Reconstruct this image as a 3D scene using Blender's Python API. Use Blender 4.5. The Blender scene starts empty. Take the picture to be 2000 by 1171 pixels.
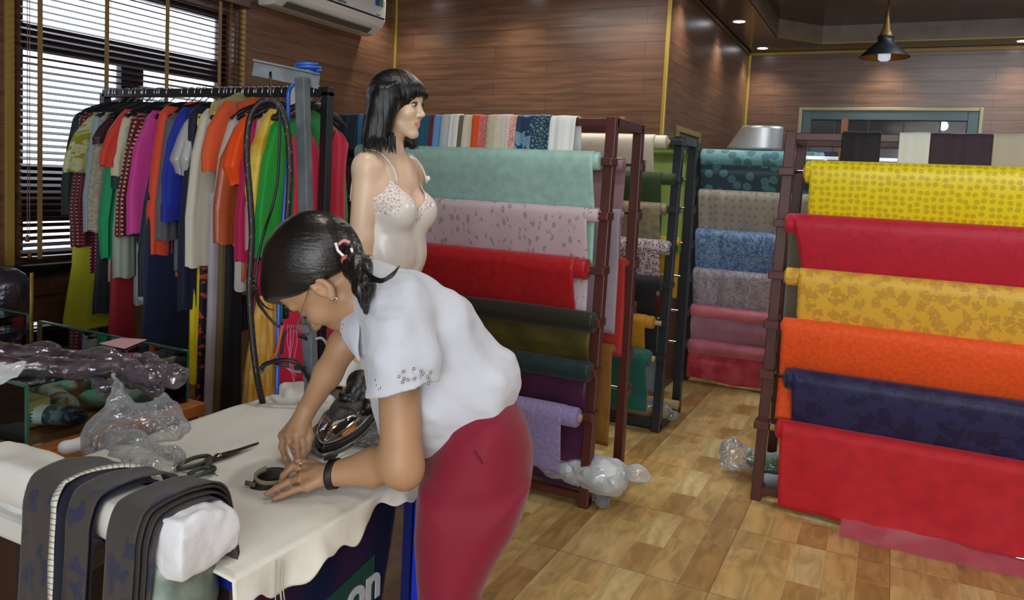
import bpy, bmesh, math, random
import numpy as np
from mathutils import Vector, Matrix
random.seed(7); rng=np.random.default_rng(7)
scene=bpy.context.scene
COL=scene.collection
# ---------------- camera ----------------
RC=np.array([[0.8938367231663541,0.44566595346665205,0.049373780895271495],
             [0.07867293544119994,-0.047470189859160364,-0.9957696271245673],
             [-0.4414368375524397,0.8939398408144672,-0.07749244773721932]])
u_,s_,vt_=np.linalg.svd(RC); RC=u_@vt_
FL,CX,CY,CH=1496.,1000.,466.5,1.55
CR,CU,CF=RC[0],-RC[1],RC[2]          # camera right, up, forward in the room
ORG=np.array([0,0,CH])
def ray(x,y): return RC.T@np.array([(x-CX)/FL,(y-CY)/FL,1.])
def P(x,y,d): return ORG+ray(x,y)*d
def PZ(x,y,z): r=ray(x,y); return ORG+r*(z-CH)/r[2]
def PX(x,y,X): r=ray(x,y); return ORG+r*X/r[0]
def PY(x,y,Y): r=ray(x,y); return ORG+r*Y/r[1]
cam=bpy.data.cameras.new('camera'); camo=bpy.data.objects.new('camera',cam); COL.objects.link(camo)
cam.sensor_fit='HORIZONTAL'; cam.sensor_width=36; cam.lens=36*FL/2000
cam.shift_x=0; cam.shift_y=-(585.5-CY)/2000
cam.clip_start=.05; cam.clip_end=100
M=Matrix(((CR[0],CU[0],-CF[0],0),(CR[1],CU[1],-CF[1],0),(CR[2],CU[2],-CF[2],CH),(0,0,0,1)))
camo.matrix_world=M; scene.camera=camo
# ---------------- world, lights, exposure ----------------
w=bpy.data.worlds.new('world'); scene.world=w; w.use_nodes=True
bg=w.node_tree.nodes['Background']; bg.inputs[0].default_value=(.86,.92,1,1); bg.inputs[1].default_value=2.2
vs=scene.view_settings; vs.view_transform='Standard'; vs.look='None'; vs.exposure=0.12; vs.gamma=1; vs.use_curve_mapping=False
def light(name,kind,loc,energy,color=(1,1,1),size=1,size_y=None,aim=None,spot=None,blend=.6,radius=.05):
    l=bpy.data.lights.new(name,kind); l.energy=energy; l.color=color
    if kind=='AREA':
        l.shape='RECTANGLE'; l.size=size; l.size_y=size_y or size
    else: l.shadow_soft_size=radius
    if kind=='SPOT': l.spot_size=math.radians(spot); l.spot_blend=blend
    o=bpy.data.objects.new(name,l); COL.objects.link(o); o.location=loc
    d=Vector(aim)-Vector(loc) if aim is not None else Vector((0,0,-1))
    o.rotation_euler=d.to_track_quat('-Z','Y').to_euler(); return o
light('added_ceiling_fill','AREA',(.6,.2,2.9),20,(1,.97,.93),1.6,.8)  # unseen overhead fill, added to brighten the room
light('added_ceiling_fill','AREA',(.9,-2.2,2.9),48,(1,.98,.96),1.6,.8)  # added overhead fill, out of view behind the camera
light('unseen_front_fill','AREA',(1.6,-3.6,1.7),125,(.9,.95,1),3.2,2.2,aim=(-.8,3,1.0))  # soft front light added out of view, standing in for a shopfront window
light('added_ceiling_fill','AREA',(1.0,2.4,2.92),22,(1,.97,.93),1.4,.8)  # extra overhead fill added for the rack fronts
light('added_ceiling_fill','AREA',(.9,6.2,3.1),44,(.85,.93,1),1.6,1.2)  # cool overhead fill added to lift the far racks
light('added_ceiling_fill','AREA',(-2.2,4.3,2.93),12,(1,.95,.88),.8,.5)  # weak warm fill added near the back wall
# ---------------- helpers ----------------
def srgb(h):
    if isinstance(h,str):
        h=h.lstrip('#'); c=[int(h[i:i+2],16)/255 for i in (0,2,4)]
    else: c=list(h)
    return tuple([x/12.92 if x<=.04045 else ((x+.055)/1.055)**2.4 for x in c]+[1])
def tag(o,label=None,cat=None,group=None,kind=None):
    if label: o['label']=label
    if cat: o['category']=cat
    if group: o['group']=group
    if kind: o['kind']=kind
    return o
def thing(name,label,cat,loc=(0,0,0),group=None):
    o=bpy.data.objects.new(name,None); COL.objects.link(o); o.location=[float(v) for v in loc]; o.empty_display_size=.1
    return tag(o,label,cat,group)
def mk(name,V,F,mat,parent=None,smooth=True,uv=None,solid=None,bevel=None,sub=0,autosm=None,mats=None,midx=None):
    V=np.array(V,float)
    if parent is not None:
        p=parent; off=np.zeros(3)
        while p is not None: off+=np.array(p.location); p=p.parent
        V=V-off
    me=bpy.data.meshes.new(name); me.from_pydata(V.tolist(),[],[list(map(int,f)) for f in F])
    if uv is not None:
        l=me.uv_layers.new(name='UVMap'); idx=np.zeros(len(me.loops),int); me.loops.foreach_get('vertex_index',idx)
        l.data.foreach_set('uv',np.array(uv,float)[idx].ravel())
    for m in (mats or [mat]): me.materials.append(m)
    if midx is not None: me.polygons.foreach_set('material_index',np.array(midx,int))
    me.polygons.foreach_set('use_smooth',[bool(smooth)]*len(me.polygons)); me.update()
    o=bpy.data.objects.new(name,me); COL.objects.link(o)
    if parent is not None: o.parent=parent
    if solid:
        md=o.modifiers.new('thick','SOLIDIFY'); md.thickness=solid; md.offset=0
    if bevel:
        md=o.modifiers.new('bevel','BEVEL'); md.width=bevel; md.segments=2; md.limit_method='ANGLE'; md.angle_limit=.7
    if sub:
        md=o.modifiers.new('sub','SUBSURF'); md.levels=sub; md.render_levels=sub
    return o
class MB:
    def __init__(s): s.V=[];s.F=[];s.UV=[];s.n=0
    def add(s,V,F,uv=None):
        V=np.array(V,float); s.V.append(V); s.F+= [tuple(int(i)+s.n for i in f) for f in F]
        s.UV.append(np.array(uv,float) if uv is not None else V[:,:2]); s.n+=len(V); return s
    def box(s,lo,hi,rot=None,c=None):
        lo=np.array(lo,float);hi=np.array(hi,float)
        V=np.array([[(lo,hi)[i][0],(lo,hi)[j][1],(lo,hi)[k][2]] for i in(0,1) for j in(0,1) for k in(0,1)])
        if rot is not None:
            cc=np.array(c if c is not None else (lo+hi)/2); V=(V-cc)@np.array(rot).T+cc
        return s.add(V,[(0,1,3,2),(4,6,7,5),(0,4,5,1),(2,3,7,6),(0,2,6,4),(1,5,7,3)])
    def beam(s,a,b,w,h,up=(0,0,1)):
        a=np.array(a,float);b=np.array(b,float);d=b-a;d/=np.linalg.norm(d)
        up=np.array(up,float)
        if abs(d@up)>.97: up=np.array([0,1.,0])
        r=np.cross(d,up);r/=np.linalg.norm(r);u=np.cross(r,d)
        V=[p+r*i*w/2+u*j*h/2 for p in(a,b) for i,j in((-1,-1),(1,-1),(1,1),(-1,1))]
        return s.add(V,[(0,3,2,1),(4,5,6,7),(0,1,5,4),(1,2,6,5),(2,3,7,6),(3,0,4,7)])
    def tube(s,pts,r,n=10,cap=True,closed=False,flat=1.0,upv=None):
        pts=np.array(pts,float);m=len(pts);rr=np.full(m,r) if np.isscalar(r) else np.array(r,float)
        T=np.gradient(pts,axis=0)
        if closed: T=np.roll(pts,-1,0)-np.roll(pts,1,0)
        T/=np.linalg.norm(T,axis=1)[:,None]+1e-12
        u=np.array(upv if upv is not None else (0,0,1.),float)
        if upv is None and abs(T[0]@u)>.9: u=np.array([1.,0,0])
        V=[];uv=[];L=0
        for i in range(m):
            u=u-T[i]*(u@T[i]);u/=np.linalg.norm(u)+1e-12;v=np.cross(T[i],u)
            if i: L+=np.linalg.norm(pts[i]-pts[i-1])
            for k in range(n):
                a=2*math.pi*k/n;V.append(pts[i]+rr[i]*(math.cos(a)*u*flat+math.sin(a)*v));uv.append((a/6.283*.2,L))
        F=[]
        for i in range(m-1 if not closed else m):
            j=(i+1)%m
            for k in range(n):
                k2=(k+1)%n;F.append((i*n+k,i*n+k2,j*n+k2,j*n+k))
        if cap and not closed: F.append(tuple(range(n))[::-1]);F.append(tuple((m-1)*n+k for k in range(n)))
        return s.add(V,F,uv)
    def lathe(s,prof,n=32,o=(0,0,0),axis=(0,0,1)):
        ax=np.array(axis,float);ax/=np.linalg.norm(ax);t=np.array([1.,0,0]) if abs(ax[0])<.9 else np.array([0,1.,0])
        u=np.cross(ax,t);u/=np.linalg.norm(u);v=np.cross(ax,u);o=np.array(o,float)
        V=[];uv=[];L=0
        for i,(r,z) in enumerate(prof):
            if i: L+=math.hypot(r-prof[i-1][0],z-prof[i-1][1])
            for k in range(n):
                a=2*math.pi*k/n;V.append(o+ax*z+r*(math.cos(a)*u+math.sin(a)*v));uv.append((a*.1,L))
        F=[(i*n+k,i*n+(k+1)%n,(i+1)*n+(k+1)%n,(i+1)*n+k) for i in range(len(prof)-1) for k in range(n)]
        return s.add(V,F,uv)
    def ball(s,c,r,n=12):
        r=np.array(r,float)*np.ones(3)
        V=[];
        for i in range(n+1):
            t=math.pi*i/n
            for k in range(2*n):
                a=math.pi*k/n;V.append(np.array(c)+r*np.array([math.sin(t)*math.cos(a),math.sin(t)*math.sin(a),math.cos(t)]))
        m=2*n
        return s.add(V,[(i*m+k,(i+1)*m+k,(i+1)*m+(k+1)%m,i*m+(k+1)%m) for i in range(n) for k in range(m)])
    def grid(s,G,uv=None,flip=False):
        G=np.array(G,float);a,b=G.shape[:2]
        F=[(i*b+j,i*b+j+1,(i+1)*b+j+1,(i+1)*b+j) for i in range(a-1) for j in range(b-1)]
        if flip: F=[f[::-1] for f in F]
        return s.add(G.reshape(-1,3),F,None if uv is None else np.array(uv,float).reshape(-1,2))
    def prism(s,poly,vec):
        A=np.array(poly,float);B=A+np.array(vec,float);n=len(A)
        return s.add(np.vstack([A,B]),[tuple(range(n))[::-1],tuple(range(n,2*n))]+[(i,(i+1)%n,n+(i+1)%n,n+i) for i in range(n)])
    def build(s,name,mat,parent=None,smooth=False,**kw):
        return mk(name,np.vstack(s.V),s.F,mat,parent,smooth,uv=np.vstack(s.UV),**kw)
def spline(pts,n=8):
    """Catmull-Rom through points"""
    p=np.array(pts,float); p=np.vstack([2*p[0]-p[1],p,2*p[-1]-p[-2]]); out=[]
    for i in range(1,len(p)-2):
        for t in np.linspace(0,1,n,endpoint=False):
            out.append(.5*((2*p[i])+(-p[i-1]+p[i+1])*t+(2*p[i-1]-5*p[i]+4*p[i+1]-p[i+2])*t*t+(-p[i-1]+3*p[i]-3*p[i+1]+p[i+2])*t**3))
    out.append(p[-2]); return np.array(out)
# value noise (for shapes)
_T=rng.random((64,64,64)).astype(np.float32)
def vnoise(p):
    p=np.asarray(p,float); i=np.floor(p).astype(int); f=p-i; f=f*f*(3-2*f); r=0
    for a in(0,1):
        for b in(0,1):
            for c in(0,1):
                w_=(f[...,0] if a else 1-f[...,0])*(f[...,1] if b else 1-f[...,1])*(f[...,2] if c else 1-f[...,2])
                r=r+w_*_T[(i[...,0]+a)%64,(i[...,1]+b)%64,(i[...,2]+c)%64]
    return r*2-1
# ---------------- materials ----------------
def newmat(name):
    m=bpy.data.materials.new(name); m.use_nodes=True; nt=m.node_tree; return m,nt,nt.nodes['Principled BSDF']
def mat(name,c,rough=.5,metal=0,spec=.5,coat=0,trans=0,sheen=0,alpha=1,emit=None,es=0,bump=None,aniso=0,var=None):
    m,nt,b=newmat(name); c4=srgb(c)
    b.inputs['Base Color'].default_value=c4; b.inputs['Roughness'].default_value=rough; b.inputs['Metallic'].default_value=metal
    b.inputs['Specular IOR Level'].default_value=spec; b.inputs['Coat Weight'].default_value=coat; b.inputs['Transmission Weight'].default_value=trans
    b.inputs['Sheen Weight'].default_value=sheen; b.inputs['Alpha'].default_value=alpha; b.inputs['Anisotropic'].default_value=aniso
    if emit: b.inputs['Emission Color'].default_value=srgb(emit); b.inputs['Emission Strength'].default_value=es
    N=nt.nodes.new; L=nt.links.new
    if bump or var:
        tc=N('ShaderNodeTexCoord'); mp=N('ShaderNodeMapping'); L(tc.outputs['Object'],mp.inputs[0])
        no=N('ShaderNodeTexNoise'); L(mp.outputs[0],no.inputs[0]); no.inputs['Detail'].default_value=5
        sc=(bump or var)[0]
        if isinstance(sc,tuple): mp.inputs['Scale'].default_value=sc; no.inputs['Scale'].default_value=1
        else: no.inputs['Scale'].default_value=sc
        if bump:
            bp=N('ShaderNodeBump'); bp.inputs['Strength'].default_value=bump[1]; bp.inputs['Distance'].default_value=bump[2] if len(bump)>2 else .01
            L(no.outputs[0],bp.inputs['Height']); L(bp.outputs[0],b.inputs['Normal'])
        if var:
            mx=N('ShaderNodeMix'); mx.data_type='RGBA'; mx.inputs['A'].default_value=c4; mx.inputs['B'].default_value=srgb(var[1])
            rp=N('ShaderNodeMapRange'); rp.inputs[1].default_value=.4; rp.inputs[2].default_value=.65; L(no.outputs[0],rp.inputs[0]); L(rp.outputs[0],mx.inputs['Factor']); L(mx.outputs['Result'],b.inputs['Base Color'])
    return m
def fab(name,c1,kind='plain',c2=None,scale=20,rough=.65,sheen=.15,coord='UV',thr=.3,spec=.3,wr=.15,metal=0,distort=0.,stretch=(1,1,1),c3=None):
    """woven cloth with a printed or damask pattern"""
    m,nt,b=newmat(name); N=nt.nodes.new; L=nt.links.new
    b.inputs['Roughness'].default_value=rough; b.inputs['Sheen Weight'].default_value=sheen; b.inputs['Specular IOR Level'].default_value=spec; b.inputs['Metallic'].default_value=metal
    tc=N('ShaderNodeTexCoord'); mp=N('ShaderNodeMapping'); L(tc.outputs[coord],mp.inputs[0]); mp.inputs['Scale'].default_value=[scale*s for s in stretch]
    co=mp.outputs[0]
    def mth(op,a,bv=None,c=None):
        n=N('ShaderNodeMath'); n.operation=op
        for i,x in enumerate((a,bv,c)):
            if x is None: continue
            if isinstance(x,(int,float)): n.inputs[i].default_value=x
            else: L(x,n.inputs[i])
        return n.outputs[0]
    if distort:
        no=N('ShaderNodeTexNoise'); L(co,no.inputs[0]); no.inputs['Scale'].default_value=1.7; no.inputs['Detail'].default_value=2
        va=N('ShaderNodeVectorMath'); va.operation='MULTIPLY_ADD'; L(no.outputs['Color'],va.inputs[0]); va.inputs[1].default_value=(distort,)*3; L(co,va.inputs[2]); co=va.outputs[0]
    fac=None
    def vor(sc=1,feat='F1',rnd=1,out='Distance'):
        v=N('ShaderNodeTexVoronoi'); v.feature=feat; v.voronoi_dimensions='2D' if coord=='UV' else '3D'; L(co,v.inputs['Vector']); v.inputs['Scale'].default_value=sc; v.inputs['Randomness'].default_value=rnd; return v.outputs[out]
    if kind=='dots': fac=mth('LESS_THAN',vor(1,rnd=.35),thr)
    elif kind=='rings':
        d=vor(1,rnd=.8); fac=mth('MULTIPLY',mth('LESS_THAN',d,thr),mth('ADD',mth('MULTIPLY',mth('SINE',mth('MULTIPLY',d,55.)),.3),.7))
    elif kind=='floral':
        d=vor(1,rnd=.9); n2=N('ShaderNodeTexNoise'); L(co,n2.inputs[0]); n2.inputs['Scale'].default_value=3.2; n2.inputs['Detail'].default_value=1.5
        fac=mth('LESS_THAN',mth('ADD',d,mth('MULTIPLY',mth('SUBTRACT',n2.outputs[0],.5),1.3)),thr)
        v2=vor(4.5); fac=mth('MULTIPLY',fac,mth('ADD',.55,mth('MULTIPLY',mth('GREATER_THAN',v2,.22),.45)))
    elif kind=='leaf':
        wv=vor(1,'DISTANCE_TO_EDGE'); fac=mth('GREATER_THAN',wv,thr)
    elif kind=='vine':
        n2=N('ShaderNodeTexNoise'); L(co,n2.inputs[0]); n2.inputs['Scale'].default_value=1; n2.inputs['Detail'].default_value=2; n2.inputs['Distortion'].default_value=1.5
        fac=mth('LESS_THAN',mth('ABSOLUTE',mth('SUBTRACT',n2.outputs[0],.5)),thr*.1)
    elif kind=='leopard':
        d=vor(1,rnd=.8); n2=N('ShaderNodeTexNoise'); L(co,n2.inputs[0]); n2.inputs['Scale'].default_value=2.5
        fac=mth('MULTIPLY',mth('MULTIPLY',mth('LESS_THAN',d,.42),mth('GREATER_THAN',d,.2)),mth('GREATER_THAN',n2.outputs[0],.45))
    elif kind=='foulard':
        sp=N('ShaderNodeSeparateXYZ'); L(co,sp.inputs[0])
        a=mth('ABSOLUTE',mth('SUBTRACT',mth('FRACT',sp.outputs[1]),.5)); ax='X' if coord=='UV' else 'X'
        x=sp.outputs[0] if coord=='UV' else sp.outputs[2]
        bb=mth('ABSOLUTE',mth('SUBTRACT',mth('FRACT',x),.5))
        fac=mth('LESS_THAN',mth('MAXIMUM',a,bb),thr)
    elif kind=='cloud':
        n2=N('ShaderNodeTexNoise'); L(co,n2.inputs[0]); n2.inputs['Scale'].default_value=1; n2.inputs['Detail'].default_value=5
        mr=N('ShaderNodeMapRange'); mr.inputs[1].default_value=.38; mr.inputs[2].default_value=.62; L(n2.outputs[0],mr.inputs[0]); fac=mr.outputs[0]
    elif kind=='paisley':
        d=vor(1,rnd=.85); n2=N('ShaderNodeTexNoise'); L(co,n2.inputs[0]); n2.inputs['Scale'].default_value=1.6
        fac=mth('MULTIPLY',mth('LESS_THAN',d,mth('MULTIPLY',n2.outputs[0],thr*2)),mth('GREATER_THAN',n2.outputs[0],.5))
    if fac is not None and c2 is not None:
        mx=N('ShaderNodeMix'); mx.data_type='RGBA'; mx.inputs['A'].default_value=srgb(c1); mx.inputs['B'].default_value=srgb(c2); L(fac,mx.inputs['Factor']); L(mx.outputs['Result'],b.inputs['Base Color'])
    else: b.inputs['Base Color'].default_value=srgb(c1)
    # crease bump
    n3=N('ShaderNodeTexNoise'); L(tc.outputs['Object'],n3.inputs[0]); n3.inputs['Scale'].default_value=14; n3.inputs['Detail'].default_value=4
    bp=N('ShaderNodeBump'); bp.inputs['Strength'].default_value=wr; bp.inputs['Distance'].default_value=.02; L(n3.outputs[0],bp.inputs['Height']); L(bp.outputs[0],b.inputs['Normal'])
    return m
# ---------------- implicit surfaces ----------------
def nrm(v): v=np.array(v,float); return v/np.linalg.norm(v)
def smin(a,b,k):
    if k<=1e-6: return np.minimum(a,b)
    h=np.clip(.5+.5*(b-a)/k,0,1); return b*(1-h)+a*h-k*h*(1-h)
class Cap:   # round cone
    def __init__(s,a,b,ra,rb,k=.01,op='u'):
        s.a=np.array(a,float);s.b=np.array(b,float);s.ra=ra;s.rb=rb;s.k=k;s.op=op
        s.c=(s.a+s.b)/2;s.R=np.linalg.norm(s.b-s.a)/2+max(ra,rb)
    def f(s,p):
        d=s.b-s.a;t=np.clip((p-s.a)@d/(d@d+1e-12),0,1);return np.linalg.norm(p-s.a-t[:,None]*d,axis=1)-(s.ra+(s.rb-s.ra)*t)
class Ell:
    def __init__(s,c,r,B=None,k=.01,op='u'):
        s.c=np.array(c,float);s.r=np.array(r,float)*np.ones(3);s.B=np.eye(3) if B is None else np.array(B,float);s.k=k;s.op=op;s.R=s.r.max()
    def f(s,p):
        q=(p-s.c)@s.B.T; a=np.linalg.norm(q/s.r,axis=1);b=np.linalg.norm(q/s.r**2,axis=1)+1e-9
        return a*(a-1)/b
class Pil:   # pillow from an outline in a plane: o origin, ux, uy in-plane, un normal, W half thickness, R roundness
    def __init__(s,o,ux,uy,un,poly,W,R,k=.01,op='u'):
        s.o=np.array(o,float);s.U=np.array([ux,uy,un],float);s.poly=np.array(poly,float);s.W=W;s.Rr=R;s.k=k;s.op=op
        c2=s.poly.mean(0);s.c=s.o+c2[0]*s.U[0]+c2[1]*s.U[1];s.R=np.linalg.norm(s.poly-c2,axis=1).max()+W
    def f(s,p):
        q=(p-s.o)@s.U.T;x=q[:,:2];P_=s.poly;n=len(P_);d=np.full(len(x),1e9);ins=np.zeros(len(x),bool)
        for i in range(n):
            a=P_[i];b=P_[(i+1)%n];e=b-a;w_=x-a;t=np.clip(w_@e/(e@e),0,1);dd=((w_-t[:,None]*e)**2).sum(1);d=np.minimum(d,dd)
            cnd=((a[1]<=x[:,1])&(b[1]>x[:,1]))|((b[1]<=x[:,1])&(a[1]>x[:,1]))
            with np.errstate(divide='ignore',invalid='ignore'): xi=a[0]+(x[:,1]-a[1])*e[0]/e[1]
            ins^=cnd&(x[:,0]<xi)
        d=np.sqrt(d)*np.where(ins,-1,1);R=s.Rr
        return (np.sqrt(np.maximum(d+R,0)**2+(q[:,2]*R/s.W)**2)-R)*min(1,s.W/R*1.3)
class Half:  # half space n.p<c kept; op 's' style cut
    def __init__(s,n,pt,k=.005): s.n=nrm(n);s.pt=np.array(pt,float);s.k=k;s.op='cut';s.c=s.pt;s.R=1e3
    def f(s,p): return (p-s.pt)@s.n
def field(prims,p,disp=None):
    d=np.full(len(p),1.)
    for s in prims:
        v=s.f(p)
        if s.op=='u': d=smin(d,v,s.k)
        elif s.op=='s': d=-smin(-d,v,s.k)
        elif s.op=='cut': d=-smin(-d,-v,s.k)
    if disp is not None: d=d+disp(p)
    return d
def sdf(name,prims,h,mat_,parent=None,disp=None,mats=None,mfn=None,n=28,smooth=True,marg=.03,**kw):
    us=[s for s in prims if s.op=='u']
    lo=np.min([s.c-s.R for s in us],0)-3*h;hi=np.max([s.c+s.R for s in us],0)+3*h
    N=np.ceil((hi-lo)/h).astype(int)+2;NB=np.ceil(N/n).astype(int);ids=[];vs_=[];qs=[]
    big=np.array([N[0]+n*2+4,N[1]+n*2+4,N[2]+n*2+4],dtype=np.int64)
    def gid(I,J,K): return ((I+1)*big[1]+(J+1))*big[2]+(K+1)
    Rb=np.sqrt(3)*(n+2)*h/2
    for bi in range(NB[0]):
        for bj in range(NB[1]):
            for bk in range(NB[2]):
                o=np.array([bi,bj,bk])*n; c=lo+(o+n/2-.5)*h
                act=[s for s in prims if np.linalg.norm(s.c-c)-s.R<Rb+marg+s.k]
                if not any(s.op=='u' for s in act): continue
                if min(float(s.f(c[None])[0]) for s in act if s.op=='u')>Rb+marg+.05: continue
                m=n+2; g=np.arange(m)-1
                I,J,K=np.meshgrid(o[0]+g,o[1]+g,o[2]+g,indexing='ij')
                p=lo+np.stack([I,J,K],-1).reshape(-1,3)*h
                D=field(act,p,disp).reshape(m,m,m)
                if D.min()>0 or D.max()<0: continue
                c_=m-1; S=np.zeros((c_,c_,c_,3));C=np.zeros((c_,c_,c_))
                def sl(a,b,c2): return D[a:a+c_,b:b+c_,c2:c2+c_]
                for ax in range(3):
                    for e in range(4):
                        off=[0,0,0];o1,o2=[q for q in range(3) if q!=ax];off[o1]=e&1;off[o2]=e>>1
                        A=sl(*off);of2=off[:];of2[ax]+=1;B_=sl(*of2);cr=(A<0)!=(B_<0)
                        t=np.where(cr,A/(A-B_+1e-20),0);C+=cr
                        for q in range(3): S[...,q]+=cr*(off[q]+(t if q==ax else 0))
                has=C>0
                if not has.any(): continue
                pos=lo+(np.stack([I[:c_,:c_,:c_],J[:c_,:c_,:c_],K[:c_,:c_,:c_]],-1)+S/np.maximum(C,1)[...,None])*h
                G=gid(I[:c_,:c_,:c_],J[:c_,:c_,:c_],K[:c_,:c_,:c_])
                ids.append(G[has]);vs_.append(pos[has])
                # quads at grid points index 1..n
                for ax in range(3):
                    A=D[1:n+1,1:n+1,1:n+1]; s1=[slice(1,n+1)]*3; s1[ax]=slice(2,n+2); B_=D[tuple(s1)]
                    cr=(A<0)!=(B_<0)
                    if not cr.any(): continue
                    idx=np.argwhere(cr)+1; o1,o2=[(1,2),(2,0),(0,1)][ax]
                    e1=np.zeros(3,int);e1[o1]=1;e2=np.zeros(3,int);e2[o2]=1
                    def gg(v): return G[v[:,0],v[:,1],v[:,2]]
                    q=np.stack([gg(idx-e1-e2),gg(idx-e2),gg(idx),gg(idx-e1)],1)
                    fl=~(A[cr]<0); q[fl]=q[fl][:,::-1]; qs.append(q)
    ids=np.concatenate(ids);vs2=np.concatenate(vs_);Q=np.concatenate(qs)
    u,fi=np.unique(ids,return_index=True);V=vs2[fi];F=np.searchsorted(u,Q)
    ok=(u[np.clip(F,0,len(u)-1)]==Q).all(1);F=F[ok]
    if kw.get('relax'):
        for _ in range(kw.pop('relax')):
            A=np.zeros_like(V);cn=np.zeros(len(V))
            for a in range(4):
                np.add.at(A,F[:,a],V[F[:,(a+1)%4]]);np.add.at(A,F[:,a],V[F[:,(a+3)%4]]);np.add.at(cn,F[:,a],2)
            V=V*.5+.5*A/np.maximum(cn,1)[:,None]
    mi=None
    if mfn is not None: mi=mfn(V[F].mean(1))
    return mk(name,V,F,mat_,parent,smooth,mats=mats,midx=mi,**kw)
# ================= ROOM =================
XL,YB,XA,YF,ZC=-3.78,5.30,-1.48,8.42,3.0
def wallmat(name,axis):
    m,nt,b=newmat(name);N=nt.nodes.new;L=nt.links.new
    tc=N('ShaderNodeTexCoord');sp=N('ShaderNodeSeparateXYZ');L(tc.outputs['Object'],sp.inputs[0]);cb=N('ShaderNodeCombineXYZ')
    L(sp.outputs[axis],cb.inputs[0]);L(sp.outputs[2],cb.inputs[1])
    br=N('ShaderNodeTexBrick');L(cb.outputs[0],br.inputs[0]);br.inputs['Scale'].default_value=1;br.inputs['Brick Width'].default_value=1.2;br.inputs['Row Height'].default_value=.122
    br.inputs['Mortar Size'].default_value=.0016;br.inputs['Mortar Smooth'].default_value=.3;br.offset=.37
    br.inputs['Color1'].default_value=srgb('#75553f');br.inputs['Color2'].default_value=srgb('#6a4b38');br.inputs['Mortar'].default_value=srgb('#35241a')
    no=N('ShaderNodeTexNoise');mp=N('ShaderNodeMapping');L(cb.outputs[0],mp.inputs[0]);mp.inputs['Scale'].default_value=(2.2,30,1);L(mp.outputs[0],no.inputs[0]);no.inputs['Scale'].default_value=1;no.inputs['Detail'].default_value=6;no.inputs['Distortion'].default_value=.6
    mx=N('ShaderNodeMix');mx.data_type='RGBA';mx.blend_type='MULTIPLY';L(br.outputs[0],mx.inputs['A']);cr=N('ShaderNodeValToRGB');L(no.outputs[0],cr.inputs[0])
    cr.color_ramp.elements[0].position=.3;cr.color_ramp.elements[0].color=(.55,.52,.5,1);cr.color_ramp.elements[1].position=.7;cr.color_ramp.elements[1].color=(1.15,1.12,1.08,1)
    L(cr.outputs[0],mx.inputs['B']);mx.inputs['Factor'].default_value=1;L(mx.outputs['Result'],b.inputs['Base Color'])
    b.inputs['Roughness'].default_value=.33;b.inputs['Specular IOR Level'].default_value=.55
    bp=N('ShaderNodeBump');bp.inputs['Strength'].default_value=.25;bp.inputs['Distance'].default_value=.004;L(br.outputs['Fac'],bp.inputs['Height']);bp.invert=True;L(bp.outputs[0],b.inputs['Normal'])
    return m
WX=wallmat('wood panelling across',0);WY=wallmat('wood panelling along',1)
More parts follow.
